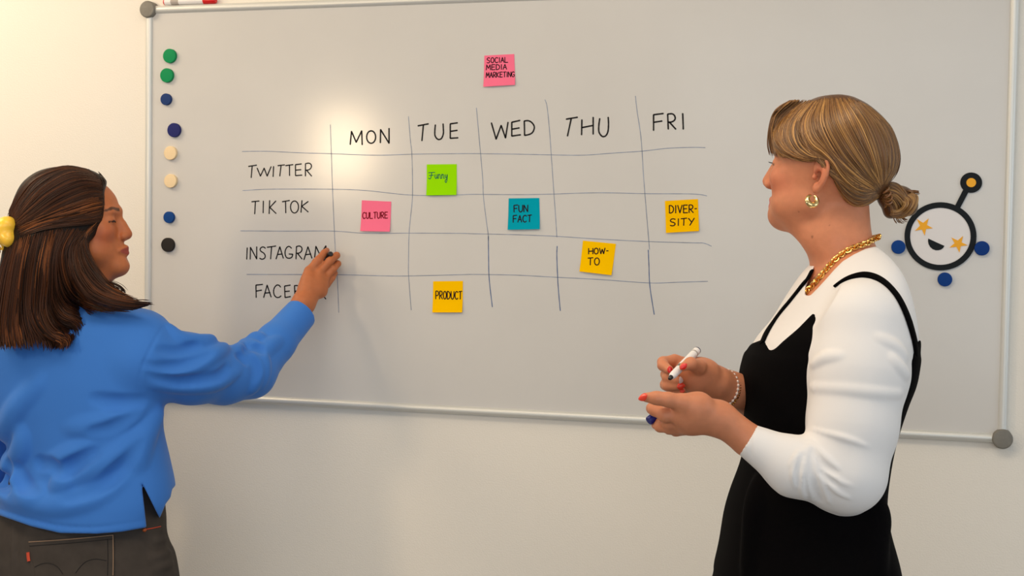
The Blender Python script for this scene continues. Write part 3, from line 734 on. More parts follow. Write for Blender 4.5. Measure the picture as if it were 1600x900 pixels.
# --- body
RB = Solid(); build_head(RB, HR, full=1.04, chin=(80, -70), muz=63, lip=-7, ear=.84, ear_c=(-4, 2), cr=((2, 0, 42), (84, 71, 85)))
RB.cone(HR(62,0,-72), px(1272,370,2.10), .015, .020, k=.018)
RB.cone(HR(30,22,-72), px(1285,372,2.09), .020, .024, k=.02)
RB.stack([(318,1266,1358,2.11,.050),(345,1262,1360,2.105,.052),(368,1262,1363,2.10,.054),(390,1264,1371,2.10,.057),(413,1271,1384,2.10,.064),(445,1272,1400,2.10,.085)], k=.012)
RB.stack(inset(torso_rows, .010), k=.008, shear=SH)
SHL, ELB, WRI = px(1346,505,1.945), px(1316,740,1.905), px(1121,653,1.915)
RB.cone(SHL, px(1338,620,1.92), .054, .053, k=.008); RB.cone(px(1338,620,1.92), ELB, .054, .042, k=.02)
RB.cone(ELB, px(1235,727,1.90), .040, .030, k=.02); RB.cone(px(1235,727,1.90), px(1168,687,1.915), .030, .0200, k=.02); RB.cone(px(1168,687,1.915), px(1140,665,1.915), .0200, .0185, k=.02); RB.cone(px(1140,665,1.915), WRI, .0185, .0200, k=.02)
# far arm
RB.cone(px(1290,492,2.22), px(1275,665,2.25), .047, .041, k=.02); RB.cone(px(1275,665,2.26), px(1190,630,2.17), .040, .034, k=.02); RB.cone(px(1190,630,2.17), px(1140,610,2.09), .034, .0265, k=.02); RB.cone(px(1140,610,2.09), px(1118,598,2.065), .0265, .024, k=.02)
# near hand: thumb along the top, fingers folded round the marker below
m = 0.001
def fing(S, pts, r, k=3.0): S.chain([px(*p) for p in pts], [x*m for x in r], k*m)
RB.cone(WRI, px(1088,643,1.905), .0225, .0240, k=.014); RB.cone(WRI, px(1078,658,1.915), .021, .019, k=.014)
RB.cone(px(1088,643,1.905), px(1066,649,1.905), .0230, .0170, k=.012); RB.cone(px(1080,660,1.915), px(1060,665,1.925), .0175, .0120, k=.010)
RB.cone(px(1092,632,1.897), px(1066,629,1.892), .0165, .0125, k=.012)
fing(RB, [(1066,629,1.892),(1044,624.5,1.888),(1026,622,1.890),(1010,621,1.893)], [12.0, 10.2, 9.2, 7.2], 6)
fing(RB, [(1064,646,1.905),(1040,649,1.905),(1023,640,1.922),(1019,638,1.945),(1030,641,1.965)], [11.5, 10.0, 9.0, 8.2, 7.0], 5)
fing(RB, [(1064,660,1.918),(1046,661,1.918),(1035,660,1.940),(1036,652,1.962)], [10.5, 9.8, 9.0, 7.5], 4)
fing(RB, [(1064,668,1.926),(1047,668.5,1.926),(1031,667,1.936),(1024,664,1.952)], [9.6, 8.8, 7.6, 6.4], 4)
fing(RB, [(1072,671,1.935),(1056,673,1.940),(1045,671,1.955),(1042,664,1.970)], [9.0, 8.0, 7.2, 6.2], 4)
# far hand: thumb and index pinch the white marker, the other fingers are folded
RB.cone(px(1118,598,2.065), px(1092,588,2.055), .0240, .0280, k=.014); RB.cone(px(1092,588,2.055), px(1072,588,2.075), .0270, .0230, k=.012)
RB.cone(px(1106,580,2.045), px(1090,573,2.025), .0165, .0130, k=.010)
fing(RB, [(1092,573,2.018),(1079,568,1.996),(1068,573,1.985)], [11.6, 9.2, 7.0], 5)
fing(RB, [(1076,570,2.085),(1054,563.5,2.080),(1036,566,2.062),(1036,571,2.045),(1046,578,2.026)], [11.0, 9.6, 8.8, 8.4, 6.6], 4)
fing(RB, [(1072,583,2.090),(1050,582,2.085),(1041,585,2.062),(1043,590,2.040),(1058,594,2.026)], [10.8, 9.6, 8.8, 8.2, 6.6], 3)
fing(RB, [(1072,598,2.090),(1052,598,2.085),(1040,601,2.062),(1043,603,2.040),(1060,603,2.028)], [10.2, 9.2, 8.6, 8.0, 6.6], 3)
fing(RB, [(1076,608,2.088),(1060,611,2.084),(1050,613,2.066),(1054,613,2.046),(1066,611,2.036)], [9.0, 8.2, 7.6, 7.0, 6.0], 3)
M_skin_r = skin_mat('fair_skin')
LEGR = Solid(); fl = lambda x, y, z: to_cam(np.array([[RL[0]+x, RL[1]+y, z]]))[0]
for s, dx in ((-.09, .02), (.09, -.02)):
    LEGR.cone(px(1265, 900, 2.06)+np.array([0, 0, s]), fl(dx, s, .50), .085, .056, k=.03); LEGR.cone(fl(dx, s, .50), fl(dx+.01, s, .30), .056, .055, k=.02)
    LEGR.cone(fl(dx+.01, s, .30), fl(dx+.02, s, .09), .055, .037, k=.02); LEGR.cone(fl(dx+.03, s, .07), fl(dx-.10, s, .05), .036, .030, k=.02)
ct_r = face_tint(HR, SK_R, srgb(196, 92, 82), srgb(140, 96, 66), srgb(196, 98, 72), bw=.6, lo=-8)
SPOT, _ = hit(RB, [(1269,370),(1248,331),(1296,352)], 1.8, 2.3)
def ct_r2(V):
    c = ct_r(V)
    for p, r_, w in zip(SPOT, (.0021, .0014, .0011), (.75, .5, .45)):
        k = (np.clip(1.4-np.linalg.norm(V-p, axis=1)/r_, 0, 1)*w)[:, None]; c = c*(1-k)+np.array(srgb(92, 50, 34))*k
    return c
def two_part_mesh(name, jobs, m, parent, loc, colour):
    Vs, Qs, o = [], [], 0
    for f, lo, hi, h, sm in jobs:
        V, Q = polygonize(f, lo, hi, h, sm); Vs.append(V); Qs.append(Q+o); o += len(V)
    V = np.concatenate(Vs); Q = np.concatenate(Qs); me = fast_mesh(name, to_world(V), Q, loc); tint(me, colour(V)); return link(name, me, m, parent)
lo, hi = blend_box([px(985,140,1.9), px(1440,930,1.9), px(985,140,2.35), px(1440,930,2.35)], np.array([.0, 0, .10]))
two_part_mesh('body', [(RB, lo, hi, .0021, 2), (LEGR, *blend_box([fl(-.3,-.25,-.02), fl(.25,.25,.98), fl(-.3,.25,-.02), fl(.25,-.25,.98)], .03), .007, 2)], M_skin_r, RW, RL, ct_r2)
# --- white top
M_white_c = mat('white_jersey', srgb(232, 228, 226), 0.85, spec=0.2, sheen=0.15, bump=0.12, bscale=1400)
M_black_c = mat('black_crepe', srgb(5, 4, 5), 0.9, spec=0.06, bump=0.1, bscale=900)
def half_space(p, q, keep):         # plane through p, normal along q-p; keeps the side behind it
    p = np.asarray(p); n_ = np.asarray(q)-p; n_ = n_/np.linalg.norm(n_); return lambda P: (P-p)@n_
SL = Solid()
SL.cone(px(1346,508,1.945), px(1341,585,1.93), .066, .0685, k=.02); SL.cone(px(1341,585,1.93), px(1332,665,1.915), .0685, .0610, k=.02)
SL.cone(px(1332,665,1.915), px(1322,738,1.905), .0610, .0560, k=.02); SL.cone(px(1318,740,1.905), px(1242,729,1.90), .0545, .0415, k=.02)
SL.cone(px(1242,729,1.90), px(1155,680,1.915), .0415, .0215, k=.015)
SL_core = Solid(); SL_core.ops = list(SL.ops)
CB = lambda L: [(1100+x*.2889, 640+y*.2889) for x, y in L]
CA = lambda L: [(1140+x*.3556, 360+y*.3556) for x, y in L]
folds(SL, [CB(l) for l in ([(585,105),(700,135),(800,165),(890,200)], [(590,195),(660,260),(735,325)], [(592,240),(640,320),(720,380),(800,410)], [(595,290),(640,360),(720,440),(790,475)],
  [(572,190),(562,300),(572,400),(592,490)], [(588,235),(612,320),(650,420),(680,500)], [(556,195),(525,320),(528,420),(545,480)], [(540,215),(485,330),(492,420)], [(520,215),(462,320)])], .0042, .0036, .003)
folds(SL, [CA(l) for l in ([(372,590),(430,560),(500,555)], [(368,690),(500,697),(650,712),(740,716)], [(700,555),(740,600),(772,640)], [(640,470),(720,510),(765,560)], [(390,330),(420,290),(480,255)])], .0065, .0020, .008)
folds(SL, [CB(l) for l in ([(582,215),(580,300),(588,400),(625,500)], [(545,230),(512,330),(512,420)], [(592,215),(650,300),(730,350)], [(592,265),(640,345),(720,410)])], .004, .0022, .004, op='s')
folds(SL, [[(1178,672),(1172,690),(1173,716)]], .003, .0010, .002, op='s')
cuff = half_space(px(1168,688,1.913), px(1155,680,1.915), 0)
FS = Solid(); FS.cone(px(1290,490,2.22), px(1275,660,2.25), .058, .052, k=.02); FS.cone(px(1275,665,2.25), px(1200,635,2.185), .048, .040, k=.02)
NECK = polygon_field([(1380,381),(1352,389),(1335,397),(1317,408),(1303,422),(1290,437),(1277,451),(1266,462),(1258,462),(1259,449),(1266,432),(1274,414),(1262,380),(1250,300),(1400,300),(1400,378)])
WT = Solid(); WT.stack(torso_rows, shear=SH, k=.01)
def sleeve_cut(P): return np.maximum(SL(P), cuff(P))
WT.func(sleeve_cut, px(1270,610,1.92), .36, 'u', .012)
WT.func(lambda P: FS(P), px(1260,580,2.22), .30, 'u', .02)
WTc = Solid(); WTc.func(lambda P: WT(P), px(1290,640,2.05), 2.0, 'u')
_nb = Solid(); _nb.ell(px(1305,410,2.08), (.15, .14, .125))
WTc.func(lambda P: np.maximum(NECK(P), _nb(P)), px(1320,400,2.1), .30, 's', .004)
# opening of the cuff
WTc.cone(px(1150,678,1.915), px(1180,695,1.912), .0165, .0205, .002, 's')
lo, hi = blend_box([px(1110,385,1.8), px(1445,830,1.8), px(1110,385,2.4), px(1445,830,2.4)], np.array([0, 0, 0]))
solid_part('top', WTc, lo, hi, .0021, M_white_c, RW, RL, 1)
# --- black pinafore dress
DT = Solid(); DT.stack(skirt_rows, shear=SH, k=.01); DT.stack(torso_rows, shear=SH, k=.01)
DPOLY = polygon_field([(900,1600),(900,560),(1150,545),(1176,536),(1194,529),(1199,538),(1202,545),(1207,547),(1213,543),(1222,534),(1247,513),(1274,485),(1279,515),(1296,560),(1330,600),(1400,606),(1416,578),(1424,560),(1432,535),(1470,500),(1600,500),(1600,1600)])
DR = Solid(); DR.func(lambda P: DT(P)-.003, px(1290,900,2.06), 2.0, 'u'); DR.func(DPOLY, px(1290,900,2.06), 3.0, 'i', .003)
folds(DR, [[(1195,755),(1185,800),(1176,895)], [(1372,800),(1362,840),(1360,898)]], .014, .003, .02)
lo, hi = blend_box([px(1030,470,1.75), px(1470,1445,1.75), px(1030,470,2.40), px(1470,1445,2.40)], np.array([0, 0, 0]))
solid_part('dress', DR, lo, hi, .0038, M_black_c, RW, RL, 3)
def ribbon(pts, nrm, w, th):
    """flat strap following pts (lens axes) with outward normals"""
    P = np.asarray(pts); T = np.gradient(P, axis=0); T /= np.linalg.norm(T, axis=1)[:, None]; S_ = np.cross(T, nrm); S_ /= np.linalg.norm(S_, axis=1)[:, None]
    w = np.asarray(w)[:, None]; V = np.stack([P+S_*w, P+S_*w*.8+nrm*th, P-S_*w*.8+nrm*th, P-S_*w, P-S_*w*.8-nrm*th, P+S_*w*.8-nrm*th], 1).reshape(-1, 3)
    n = len(P); b = (np.arange(n-1)*6)[:, None]; k = np.arange(6); l = (k+1) % 6
    return V, np.stack([b+k, b+l, b+6+l, b+6+k], -1).reshape(-1, 4)
def grad(field, P, e=.002):
    g_ = np.stack([field(P+np.eye(3)[i]*e)-field(P-np.eye(3)[i]*e) for i in range(3)], 1); return g_/(np.linalg.norm(g_, axis=1)[:, None]+1e-9)
st = catmull([(1305,449),(1318,440),(1332,434),(1350,431),(1368,435),(1385,446),(1402,466),(1416,495),(1426,528),(1430,552),(1430,575)], 6)
Ps, _ = hit(WT, st, 1.5, 2.5); Ns = grad(WT, Ps); t_ = np.linspace(0, 1, len(st)); wv = .0012+.0062*np.clip(t_*3.2, 0, 1)
V, Q = ribbon(Ps+Ns*.0022, Ns, wv, .0020); tinted_part('shoulder_strap', (V, Q, np.ones((len(V), 3))), M_black_c, RW, RL)
st = catmull([(1192,537),(1200,519),(1211,502),(1222,487),(1233,474),(1245,459),(1256,445),(1263,437),(1270,424)], 6)
Ps, _ = hit(WT, st, 1.5, 2.5); Ns = grad(WT, Ps)
V, Q = ribbon(Ps+Ns*.002, Ns, np.linspace(.0075, .0036, len(st)), .0018); tinted_part('shoulder_strap', (V, Q, np.ones((len(V), 3))), M_black_c, RW, RL)
# --- hair
HCAP = polygon_field([(1150,90),(1450,90),(1450,285),(1408,296),(1385,305),(1374,312),(1365,320),(1352,327),(1336,325),(1322,314),(1308,292),(1300,273),(1299,264),(1294,255),(1284,249),(1274,251),(1266,254),(1252,249),(1238,245),(1222,238),(1213,228),(1208,229),(1206,246),(1202,243),(1190,238)])
HS = Solid(); HS.stack([(150,1298,1312,2.10,.018),(153,1256,1328,2.10,.045),(158,1234,1342,2.10,.060),(170,1217,1363,2.10,.073),(193,1205.5,1388,2.10,.083),(218,1202,1401,2.10,.087),(244,1202,1406,2.10,.088),(268,1206,1404,2.10,.086),(290,1212,1392,2.10,.080),(312,1222,1374,2.10,.072),(335,1240,1358,2.10,.060)], n=2.1)
HC = Solid(); SKL = Solid(); _e = lambda c, r: SKL.ell(HR(*c), np.array(r)*.001, HR.R, .02)
_e((2, 0, 42), (84, 71, 85)); _e((38, 0, 44), (61, 59, 54)); _e((35, 0, -12), (60, 58, 64))
HC.func(lambda P: _smax(HS(P), SKL(P)-.011, .004), px(1304,240,2.10), .25, 'u'); HC.func(HCAP, px(1304,240,2.1), 1.0, 'i', .006)
HC.ell(px(1374,298,2.10), (.011, .013, .016), k=.012)
DK, MD, LT, HL = [np.array(srgb(*c)) for c in ((46,26,12), (98,60,27), (136,89,42), (196,146,82))]
M_hair_r = mat('blonde_hair', srgb(112, 74, 40), 0.38, spec=0.55, attr='tint')
def hair_base(V):
    n_ = np.sin(V[:, 0]*900+V[:, 1]*300)*.5+.5; return MD*(.62+.25*n_[:, None])
lo, hi = blend_box([px(1190,140,1.97), px(1415,345,1.97), px(1190,140,2.24), px(1415,345,2.24)], np.array([0, 0, 0]))
V, Q = polygonize(HC, lo, hi, .0022, 2); parts = [(V, Q, hair_base(V))]
G = [[(1238,156),(1214,172),(1205,198),(1202,225),(1205,245)], [(1250,157),(1221,182),(1209,205),(1210,224),(1222,237),(1244,246),(1266,250)], [(1264,157),(1236,188),(1231,215),(1246,238),(1265,246),(1284,247)],
     [(1274,156),(1251,194),(1260,230),(1284,244),(1300,257),(1311,279),(1338,302),(1368,300)], [(1287,153),(1277,190),(1297,235),(1330,270),(1370,296)], [(1302,151),(1312,190),(1337,235),(1360,270),(1374,292)],
     [(1322,153),(1346,190),(1363,230),(1373,265),(1378,288)], [(1342,158),(1373,190),(1389,225),(1391,260),(1382,286)], [(1360,169),(1391,200),(1403,238),(1399,266),(1384,287)]]
J = [[(1299,265),(1311,286),(1331,306),(1352,311),(1370,302)], [(1304,282),(1321,311),(1340,322),(1358,316),(1372,306)]]
C2 = [(1272,156),(1248,190),(1249,220),(1268,241),(1288,247)]
pairs = [(G[0], G[1]), (G[1], G[2]), (G[2], C2)]+list(zip(G[3:-1], G[4:]))+[(G[3], J[0]), (J[0], J[1])]
parts.append(strands(HC, pairs, 330, .00075, .0008, [DK, MD, MD, LT, HL], 1.9, 2.3, jit=1.6))
parts.append(strands(HC, pairs[1:6], 9, .0008, .0020, [HL, HL*1.15, LT], 1.9, 2.3, jit=2.0))
tinted_part('hair', merge_vq(parts), M_hair_r, RW, RL)
# bun: a twisted knot of locks
BN = Solid(); BN.ell(px(1403,313,2.105), (.028, .024, .026), k=.01); BN.ell(px(1420,322,2.10), (.014, .016, .018), k=.008); BN.ell(px(1386,303,2.10), (.016, .020, .020), k=.01); BN.ell(px(1392,330,2.10), (.012, .012, .016), k=.006)
lo, hi = blend_box([px(1360,270,2.05), px(1445,355,2.05), px(1360,270,2.16), px(1445,355,2.16)], np.array([.0, 0, .0]))
V, Q = polygonize(BN, lo, hi, .002, 2); bp = [(V, Q, hair_base(V))]
bg = [[(1378,288),(1392,285),(1405,290),(1414,302),(1418,314)], [(1376,296),(1390,294),(1402,299),(1412,310),(1414,322)], [(1374,306),(1385,303),(1398,306),(1408,316),(1410,330)],
      [(1380,316),(1390,312),(1398,316),(1403,328),(1402,338)], [(1383,326),(1388,320),(1393,322),(1395,332),(1394,340)]]
bh = [[(1424,300),(1432,306),(1431,318),(1424,330),(1412,337),(1398,340)], [(1416,306),(1424,312),(1422,322),(1414,331),(1402,335),(1390,336)], [(1406,310),(1414,318),(1411,326),(1403,330),(1392,328)]]
bp.append(strands(BN, list(zip(bg[:-1], bg[1:])), 70, .0011, .001, [DK, MD, LT, HL], 1.95, 2.2, jit=1.3, lj=.0022))
bp.append(strands(BN, list(zip(bh[:-1], bh[1:])), 90, .0011, .0035, [MD, LT, HL], 1.95, 2.2, jit=1.2, lj=.002))
fly = [[(1420,300),(1430,300),(1437,303)], [(1415,296),(1428,298),(1436,298)], [(1395,338),(1398,345),(1402,349)], [(1410,337),(1415,343),(1421,345)]]
bp.append(strands(BN, [(fly[0], fly[1]), (fly[2], fly[3])], 12, .0007, .001, [MD, LT], 2.05, 2.12, jit=1.5))
tinted_part('hair_bun', merge_vq(bp), M_hair_r, RW, RL)
M_tie = mat('hair_tie_plastic', srgb(150, 98, 56), 0.3, spec=0.6)
def torus_pts(c, ax, R_, n=200, turns=0, r2=0.0, ph=0.0, sq=1.0):
    ax = np.asarray(ax, float)/np.linalg.norm(ax); e1 = np.cross(ax, [0, 1, 0.01]); e1 /= np.linalg.norm(e1); e2 = np.cross(ax, e1); a = np.linspace(0, 2*math.pi, n, endpoint=False)
    rad = np.cos(a)[:, None]*e1*sq+np.sin(a)[:, None]*e2; b = a*turns+ph
    return np.asarray(c)+rad*(R_+r2*np.cos(b))[:, None]+ax*(r2*np.sin(b))[:, None]
def cam_part(name, VF, m, parent, loc): return part_np(name, (to_world(VF[0]), [tuple(reversed(f)) for f in VF[1]]), m, parent, loc)
cam_part('hair_tie', tube_np(torus_pts(px(1379,296,2.09), (.9, .40, -.1), .0225, 480, 19, .0052), .0016, 8, closed=True), M_tie, RW, RL)
# --- jewellery, nails and the two markers she holds
M_gold = mat('polished_gold', (0.86, 0.52, 0.16), 0.22, metal=1.0); M_gold2 = mat('pale_gold', (0.90, 0.66, 0.30), 0.16, metal=1.0)
M_pearl = mat('pearl_bead', srgb(232, 210, 196), 0.2, spec=0.6); M_nail = mat('red_nail_polish', srgb(222, 40, 34), 0.22, coat=0.4)
M_nail_o = mat('coral_nail_polish', srgb(236, 66, 44), 0.22, coat=0.4); M_nail_w = mat('white_nail_polish', srgb(232, 208, 204), 0.25, coat=0.4)
SURFR = Solid(); SURFR.func(lambda P: np.minimum(RB(P), WTc(P)), px(1290,600,2.05), 2.0, 'u')
near_p = catmull([(1370,371),(1362,375),(1352,381),(1335,388),(1318,398),(1303,412),(1290,427),(1278,441),(1267,453),(1260,459)], 10)
Pn, _ = hit(SURFR, near_p, 1.7, 2.3); nn = grad(SURFR, Pn, .004); Pn = Pn+nn*.003
Pf = np.array([px(1256,455,2.075), px(1256,447,2.09), px(1260,437,2.11), px(1266,427,2.13), px(1274,416,2.15), px(1290,404,2.165), px(1320,390,2.17), px(1350,376,2.155)])
loop = catmull(np.concatenate([Pn[::6], Pf]), 8, closed=True)
seg = np.linalg.norm(np.roll(loop, -1, 0)-loop, axis=1); cum = np.concatenate([[0], np.cumsum(seg)]); NL = int(cum[-1]/.0058)
LV = []
lp2 = np.concatenate([loop, loop[:1]])
for i in range(NL):
    s_ = cum[-1]*i/NL; p_ = np.array([np.interp(s_, cum, lp2[:, a]) for a in range(3)]); q_ = np.array([np.interp((s_+.002) % cum[-1], cum, lp2[:, a]) for a in range(3)])
    t_ = q_-p_; t_ /= np.linalg.norm(t_)+1e-9; c_ = p_/np.linalg.norm(p_); b_ = np.cross(t_, c_); b_ /= np.linalg.norm(b_)+1e-9; c_ = np.cross(b_, t_)
    w = math.radians(35 if i % 2 else -35); side = b_*math.cos(w)+c_*math.sin(w); a = np.linspace(0, 2*math.pi, 14, endpoint=False)
    ring = p_+np.cos(a)[:, None]*t_*.0050+np.sin(a)[:, None]*side*.0042
    LV.append(tube_np(ring, .00155, 7, closed=True))
cam_part('necklace', join_np(LV), M_gold, RW, RL)
ec = px(1269, 313, 2.025)
a = np.linspace(math.radians(96), math.radians(96+330), 40); er = ec+np.stack([np.cos(a)*.0074, np.sin(a)*.0078, .0035*np.sin(a+.4)], 1)
cam_part('earring', tube_np(er, .0016+.0030*np.clip(np.sin(np.linspace(0, math.pi, 40)), 0, 1)**.7, 12), M_gold2, RW, RL)
# bracelet
bc, bx = px(1128,608,2.080), px(1118,600,2.065)-px(1190,632,2.17)
cam_part('bracelet', tube_np(torus_pts(bc-bx/np.linalg.norm(bx)*.002, bx, .0312, 300, 50, .0012), .0011, 6, closed=True), M_gold, RW, RL)
br = bpy.data.objects[-1] if False else [o for o in RW.children if o.name.startswith('bracelet')][0]
bt = []
pts = torus_pts(bc+bx/np.linalg.norm(bx)*.004, bx, .0312, 30)
def ball_np(c, r, n=10):
    V = []; Fs = []
    for i in range(n+1):
        th = math.pi*i/n
        for k in range(2*n): V.append(np.asarray(c)+r*np.array([math.sin(th)*math.cos(math.pi*k/n), math.sin(th)*math.sin(math.pi*k/n), math.cos(th)]))
    for i in range(n):
        for k in range(2*n): Fs.append((i*2*n+k, i*2*n+(k+1) % (2*n), (i+1)*2*n+(k+1) % (2*n), (i+1)*2*n+k))
    return np.array(V), Fs
cam_part('pearl_string', join_np([ball_np(p, .0023) for p in pts]+[tube_np(torus_pts(bc+bx/np.linalg.norm(bx)*.004, bx, .0312, 60), .0007, 6, closed=True)]), M_pearl, br, RL)
def nail(u, v, du, dv, ln, wd, m, field, z0, z1, lift=.0004, at=None):
    """oval nail on the finger surface at the pixel, pointing along (du, dv)"""
    P, _ = hit(field, [(u, v)], z0, z1); P = P[0]; n_ = grad(field, P[None], .0015)[0]
    d_ = np.array([du, -dv, 0.0]); d_ -= n_*(d_@n_); d_ /= np.linalg.norm(d_); s_ = np.cross(d_, n_); V, Fs = ball_np((0, 0, 0), 1.0, 8)
    V = P+n_*lift+V[:, :1]*d_*ln*(1-.25*np.abs(V[:, 1:2]))+V[:, 1:2]*s_*wd+V[:, 2:3]*n_*.0013-n_*(V[:, 1:2]**2)*wd*.35
    return cam_part('fingernail', (V, Fs), m, RW, RL)
n1 = nail(1004.5, 620.5, -1, .18, .0095, .0056, M_nail_o, RB, 1.8, 1.95)
nail(1047, 578, .12, 1, .0062, .0044, M_nail, RB, 1.9, 2.1); nail(1068, 572.5, -1, .75, .0066, .0044, M_nail, RB, 1.9, 2.1)
nail(1064, 594, 1, .05, .0068, .0058, M_nail_w, RB, 1.9, 2.1); nail(1064, 603.5, 1, -.1, .0080, .0056, M_nail_o, RB, 1.9, 2.1); nail(1066, 611, 1, 0, .0040, .0036, M_nail_o, RB, 1.9, 2.1)
cam_part('finger_ring', tube_np(torus_pts(px(1033,664.5,1.940), px(1047,668.5,1.926)-px(1024,664.5,1.947), .0090, 40), .0010, 8, closed=True), M_gold2, RW, RL)
def cam_marker(label, a, b, parts):
    A, B_ = to_world(np.asarray(a)[None])[0], to_world(np.asarray(b)[None])[0]
    o = empty('whiteboard_marker', Vector(A)); tag(o, label, 'marker')
    for name, prof, m in parts: part_np(name, lathe_np(prof, A, B_), m, o, A)
    return o
A, B_ = px(1090,547,2.055), px(1047,591,1.978); L = np.linalg.norm(B_-A)
M_dk_blue = mat('marker_end_dark_blue', srgb(34, 38, 84), 0.4); M_green_gr = mat('marker_grey_green', srgb(84, 100, 92), 0.5)
cam_marker('white uncapped marker pinched between thumb and index finger of the person in black', A, B_,
  [('barrel', [(.003, .0062), (L-.040, .0062)], M_white_pl), ('end_plug', [(0, .0048), (.0008, .0059), (.0034, .0063)], M_dk_blue), ('grip_band', [(L-.041, .0060), (L-.032, .0060)], M_green_gr),
   ('nose_cone', [(L-.033, .0060), (L-.010, .0058), (L-.004, .0040)], M_white_pl), ('felt_tip', [(L-.005, .0036), (L+.001, .0030), (L+.003, .0018)], M_black_pl), ('clip_print', [(.012, .00628), (.015, .00628)], M_grey_pl)])
A, B_ = px(1013.5,658,1.945), px(1046,632,1.962)
B_ = A+(B_-A)/np.linalg.norm(B_-A)*.060
cam_marker('marker with dark blue cap poking out below the folded fingers of the near hand', A, B_,
  [('cap', [(0, .0060), (.0010, .0066), (.028, .0069)], M_blue_pl), ('barrel', [(.027, .0062), (.057, .0062)], M_white_pl), ('end_plug', [(.056, .0060), (.060, .0050)], M_blue_pl)])
lv = []
for t in np.linspace(24, 44, 9):
    p0 = HR(95-.012*(t-30)**2, t, 10); lv.append(tube_np(np.array([p0, p0+(HR(2.2, .06*(t-30), .2)-HR(0, 0, 0)), p0+(HR(4.2, .1*(t-30), 1.2)-HR(0, 0, 0))]), [.0005, .0004, .0002], 5))
cam_part('eyelashes', join_np(lv), M_ink, RW, RL)
# ================================================================== the person on the left
_p = to_world(px(125, 850, 2.88)); LL = Vector((_p[0], _p[1], 0)); LW = empty('person', LL)
tag(LW, 'person in blue sweater and dark jeans with brown hair, writing on the whiteboard', 'person')
fq = lambda x, y, z: to_cam(np.array([[LL[0]+x, LL[1]+y, z]]))[0]
HL_ = Frame(px(114, 362, 2.80), (math.cos(.10)*math.cos(.13), math.sin(.13), math.sin(.10)*math.cos(.13)), (-math.sin(.10), 0, math.cos(.10)))
SK_L = srgb(184, 108, 66)
SHX = .28
sweater_rows = [(468,35,135,2.86,.055),(480,0,212,2.87,.080),(490,-32,243,2.87,.098),(508,-55,258,2.87,.112),(545,-62,254,2.87,.122),(590,-55,250,2.87,.126),(628,-40,249,2.87,.126),(667,-10,247.6,2.87,.126),
 (712,14,257,2.87,.128),(750,4,265,2.87,.134),(776,-4,266,2.87,.138),(800,-8,260,2.87,.140),(842,-14,254,2.87,.142)]
LB = Solid(); build_head(LB, HL_, full=.98, ears=(-1,), cr=((0, 0, 42), (86, 71, 84)))
LB.cone(HL_(62,0,-80), px(150,432,2.80), .015, .022, k=.02); LB.cone(HL_(5,0,-50), px(92,462,2.84), .050, .055, k=.025)
LB.cone(px(150,432,2.80), px(110,470,2.84), .026, .045, k=.03)
LB.stack(inset(sweater_rows[:9], .022), k=.02, shear=SHX); LB.cone(px(130,700,2.88), px(130,860,2.88), .085, .09, k=.03)
ws = wall_depth(510, 398, SURF)
LSH, LEL, LWR = px(232,552,2.80), px(396,582,2.99), px(474,474,ws-.115)
LB.cone(LSH, LEL, .048, .033, k=.02); LB.cone(LEL, px(462,494,ws-.135), .033, .0265, k=.02); LB.cone(px(462,494,ws-.135), LWR, .0265, .0255, k=.015)
# right hand at the board, back of the hand towards the room
w_ = lambda u, v, d: px(u, v, ws-d)
LB.cone(LWR, w_(484,440,.095), .0255, .0200, k=.012); LB.cone(LWR, w_(497,447,.088), .0245, .0190, k=.012); LB.cone(w_(480,450,.10), w_(483,424,.090), .0200, .0130, k=.012)
LB.cone(w_(495,450,.093), w_(499,426,.085), .0190, .0125, k=.010); LB.cone(w_(501,455,.085), w_(508,436,.078), .0170, .0110, k=.010)
def lf(pts, r, k): LB.chain([w_(*p) for p in pts], [x*.001 for x in r], k*.001)
lf([(484,423,.088),(498,406,.080),(507,395,.062),(511,391,.042)], [11.5, 10.0, 8.6, 6.8], 4)
lf([(499,425,.082),(515,408,.076),(526,399,.058),(521,400,.034)], [11.0, 9.8, 8.8, 7.0], 3)
lf([(507,435,.074),(521,420,.068),(528,412,.050),(521,414,.028)], [10.2, 9.0, 8.2, 6.6], 3)
lf([(510,446,.066),(519,434,.058),(523,427,.042),(516,428,.024)], [9.0, 8.0, 7.2, 6.0], 3)
lf([(476,446,.075),(484,425,.052),(494,410,.034),(502,402,.026)], [14.0, 11.5, 9.8, 7.6], 6)
# other arm, hanging
LB.cone(px(-52,545,2.93), px(-22,715,2.99), .046, .038, k=.02); LB.cone(px(-22,715,2.99), px(-26,850,2.95), .037, .025, k=.02)
LB.cone(px(-26,850,2.95), px(-24,905,2.93), .026, .030, k=.015)
for q_ in range(4):
    zz = 2.905+.018*q_; LB.chain([px(-24,900,zz), px(-22,935,zz-.002), px(-17,957,zz), px(-11,972,zz+.004)], [.0105, .0092, .0084, .0066], .004)
LB.chain([px(-20,870,2.915), px(-8,900,2.895), px(-3,925,2.890)], [.013, .0105, .0080], .008)
M_skin_l = skin_mat('olive_skin')
ct_l = face_tint(HL_, SK_L, srgb(150, 62, 56), srgb(48, 28, 20), srgb(168, 74, 50))
lo, hi = blend_box([px(-90,255,2.55), px(560,990,2.6), px(-90,255,3.32), px(560,990,3.32)], np.array([0, 0, 0]))
two_part_mesh('body', [(LB, lo, hi, .0024, 2)], M_skin_l, LW, LL, ct_l)
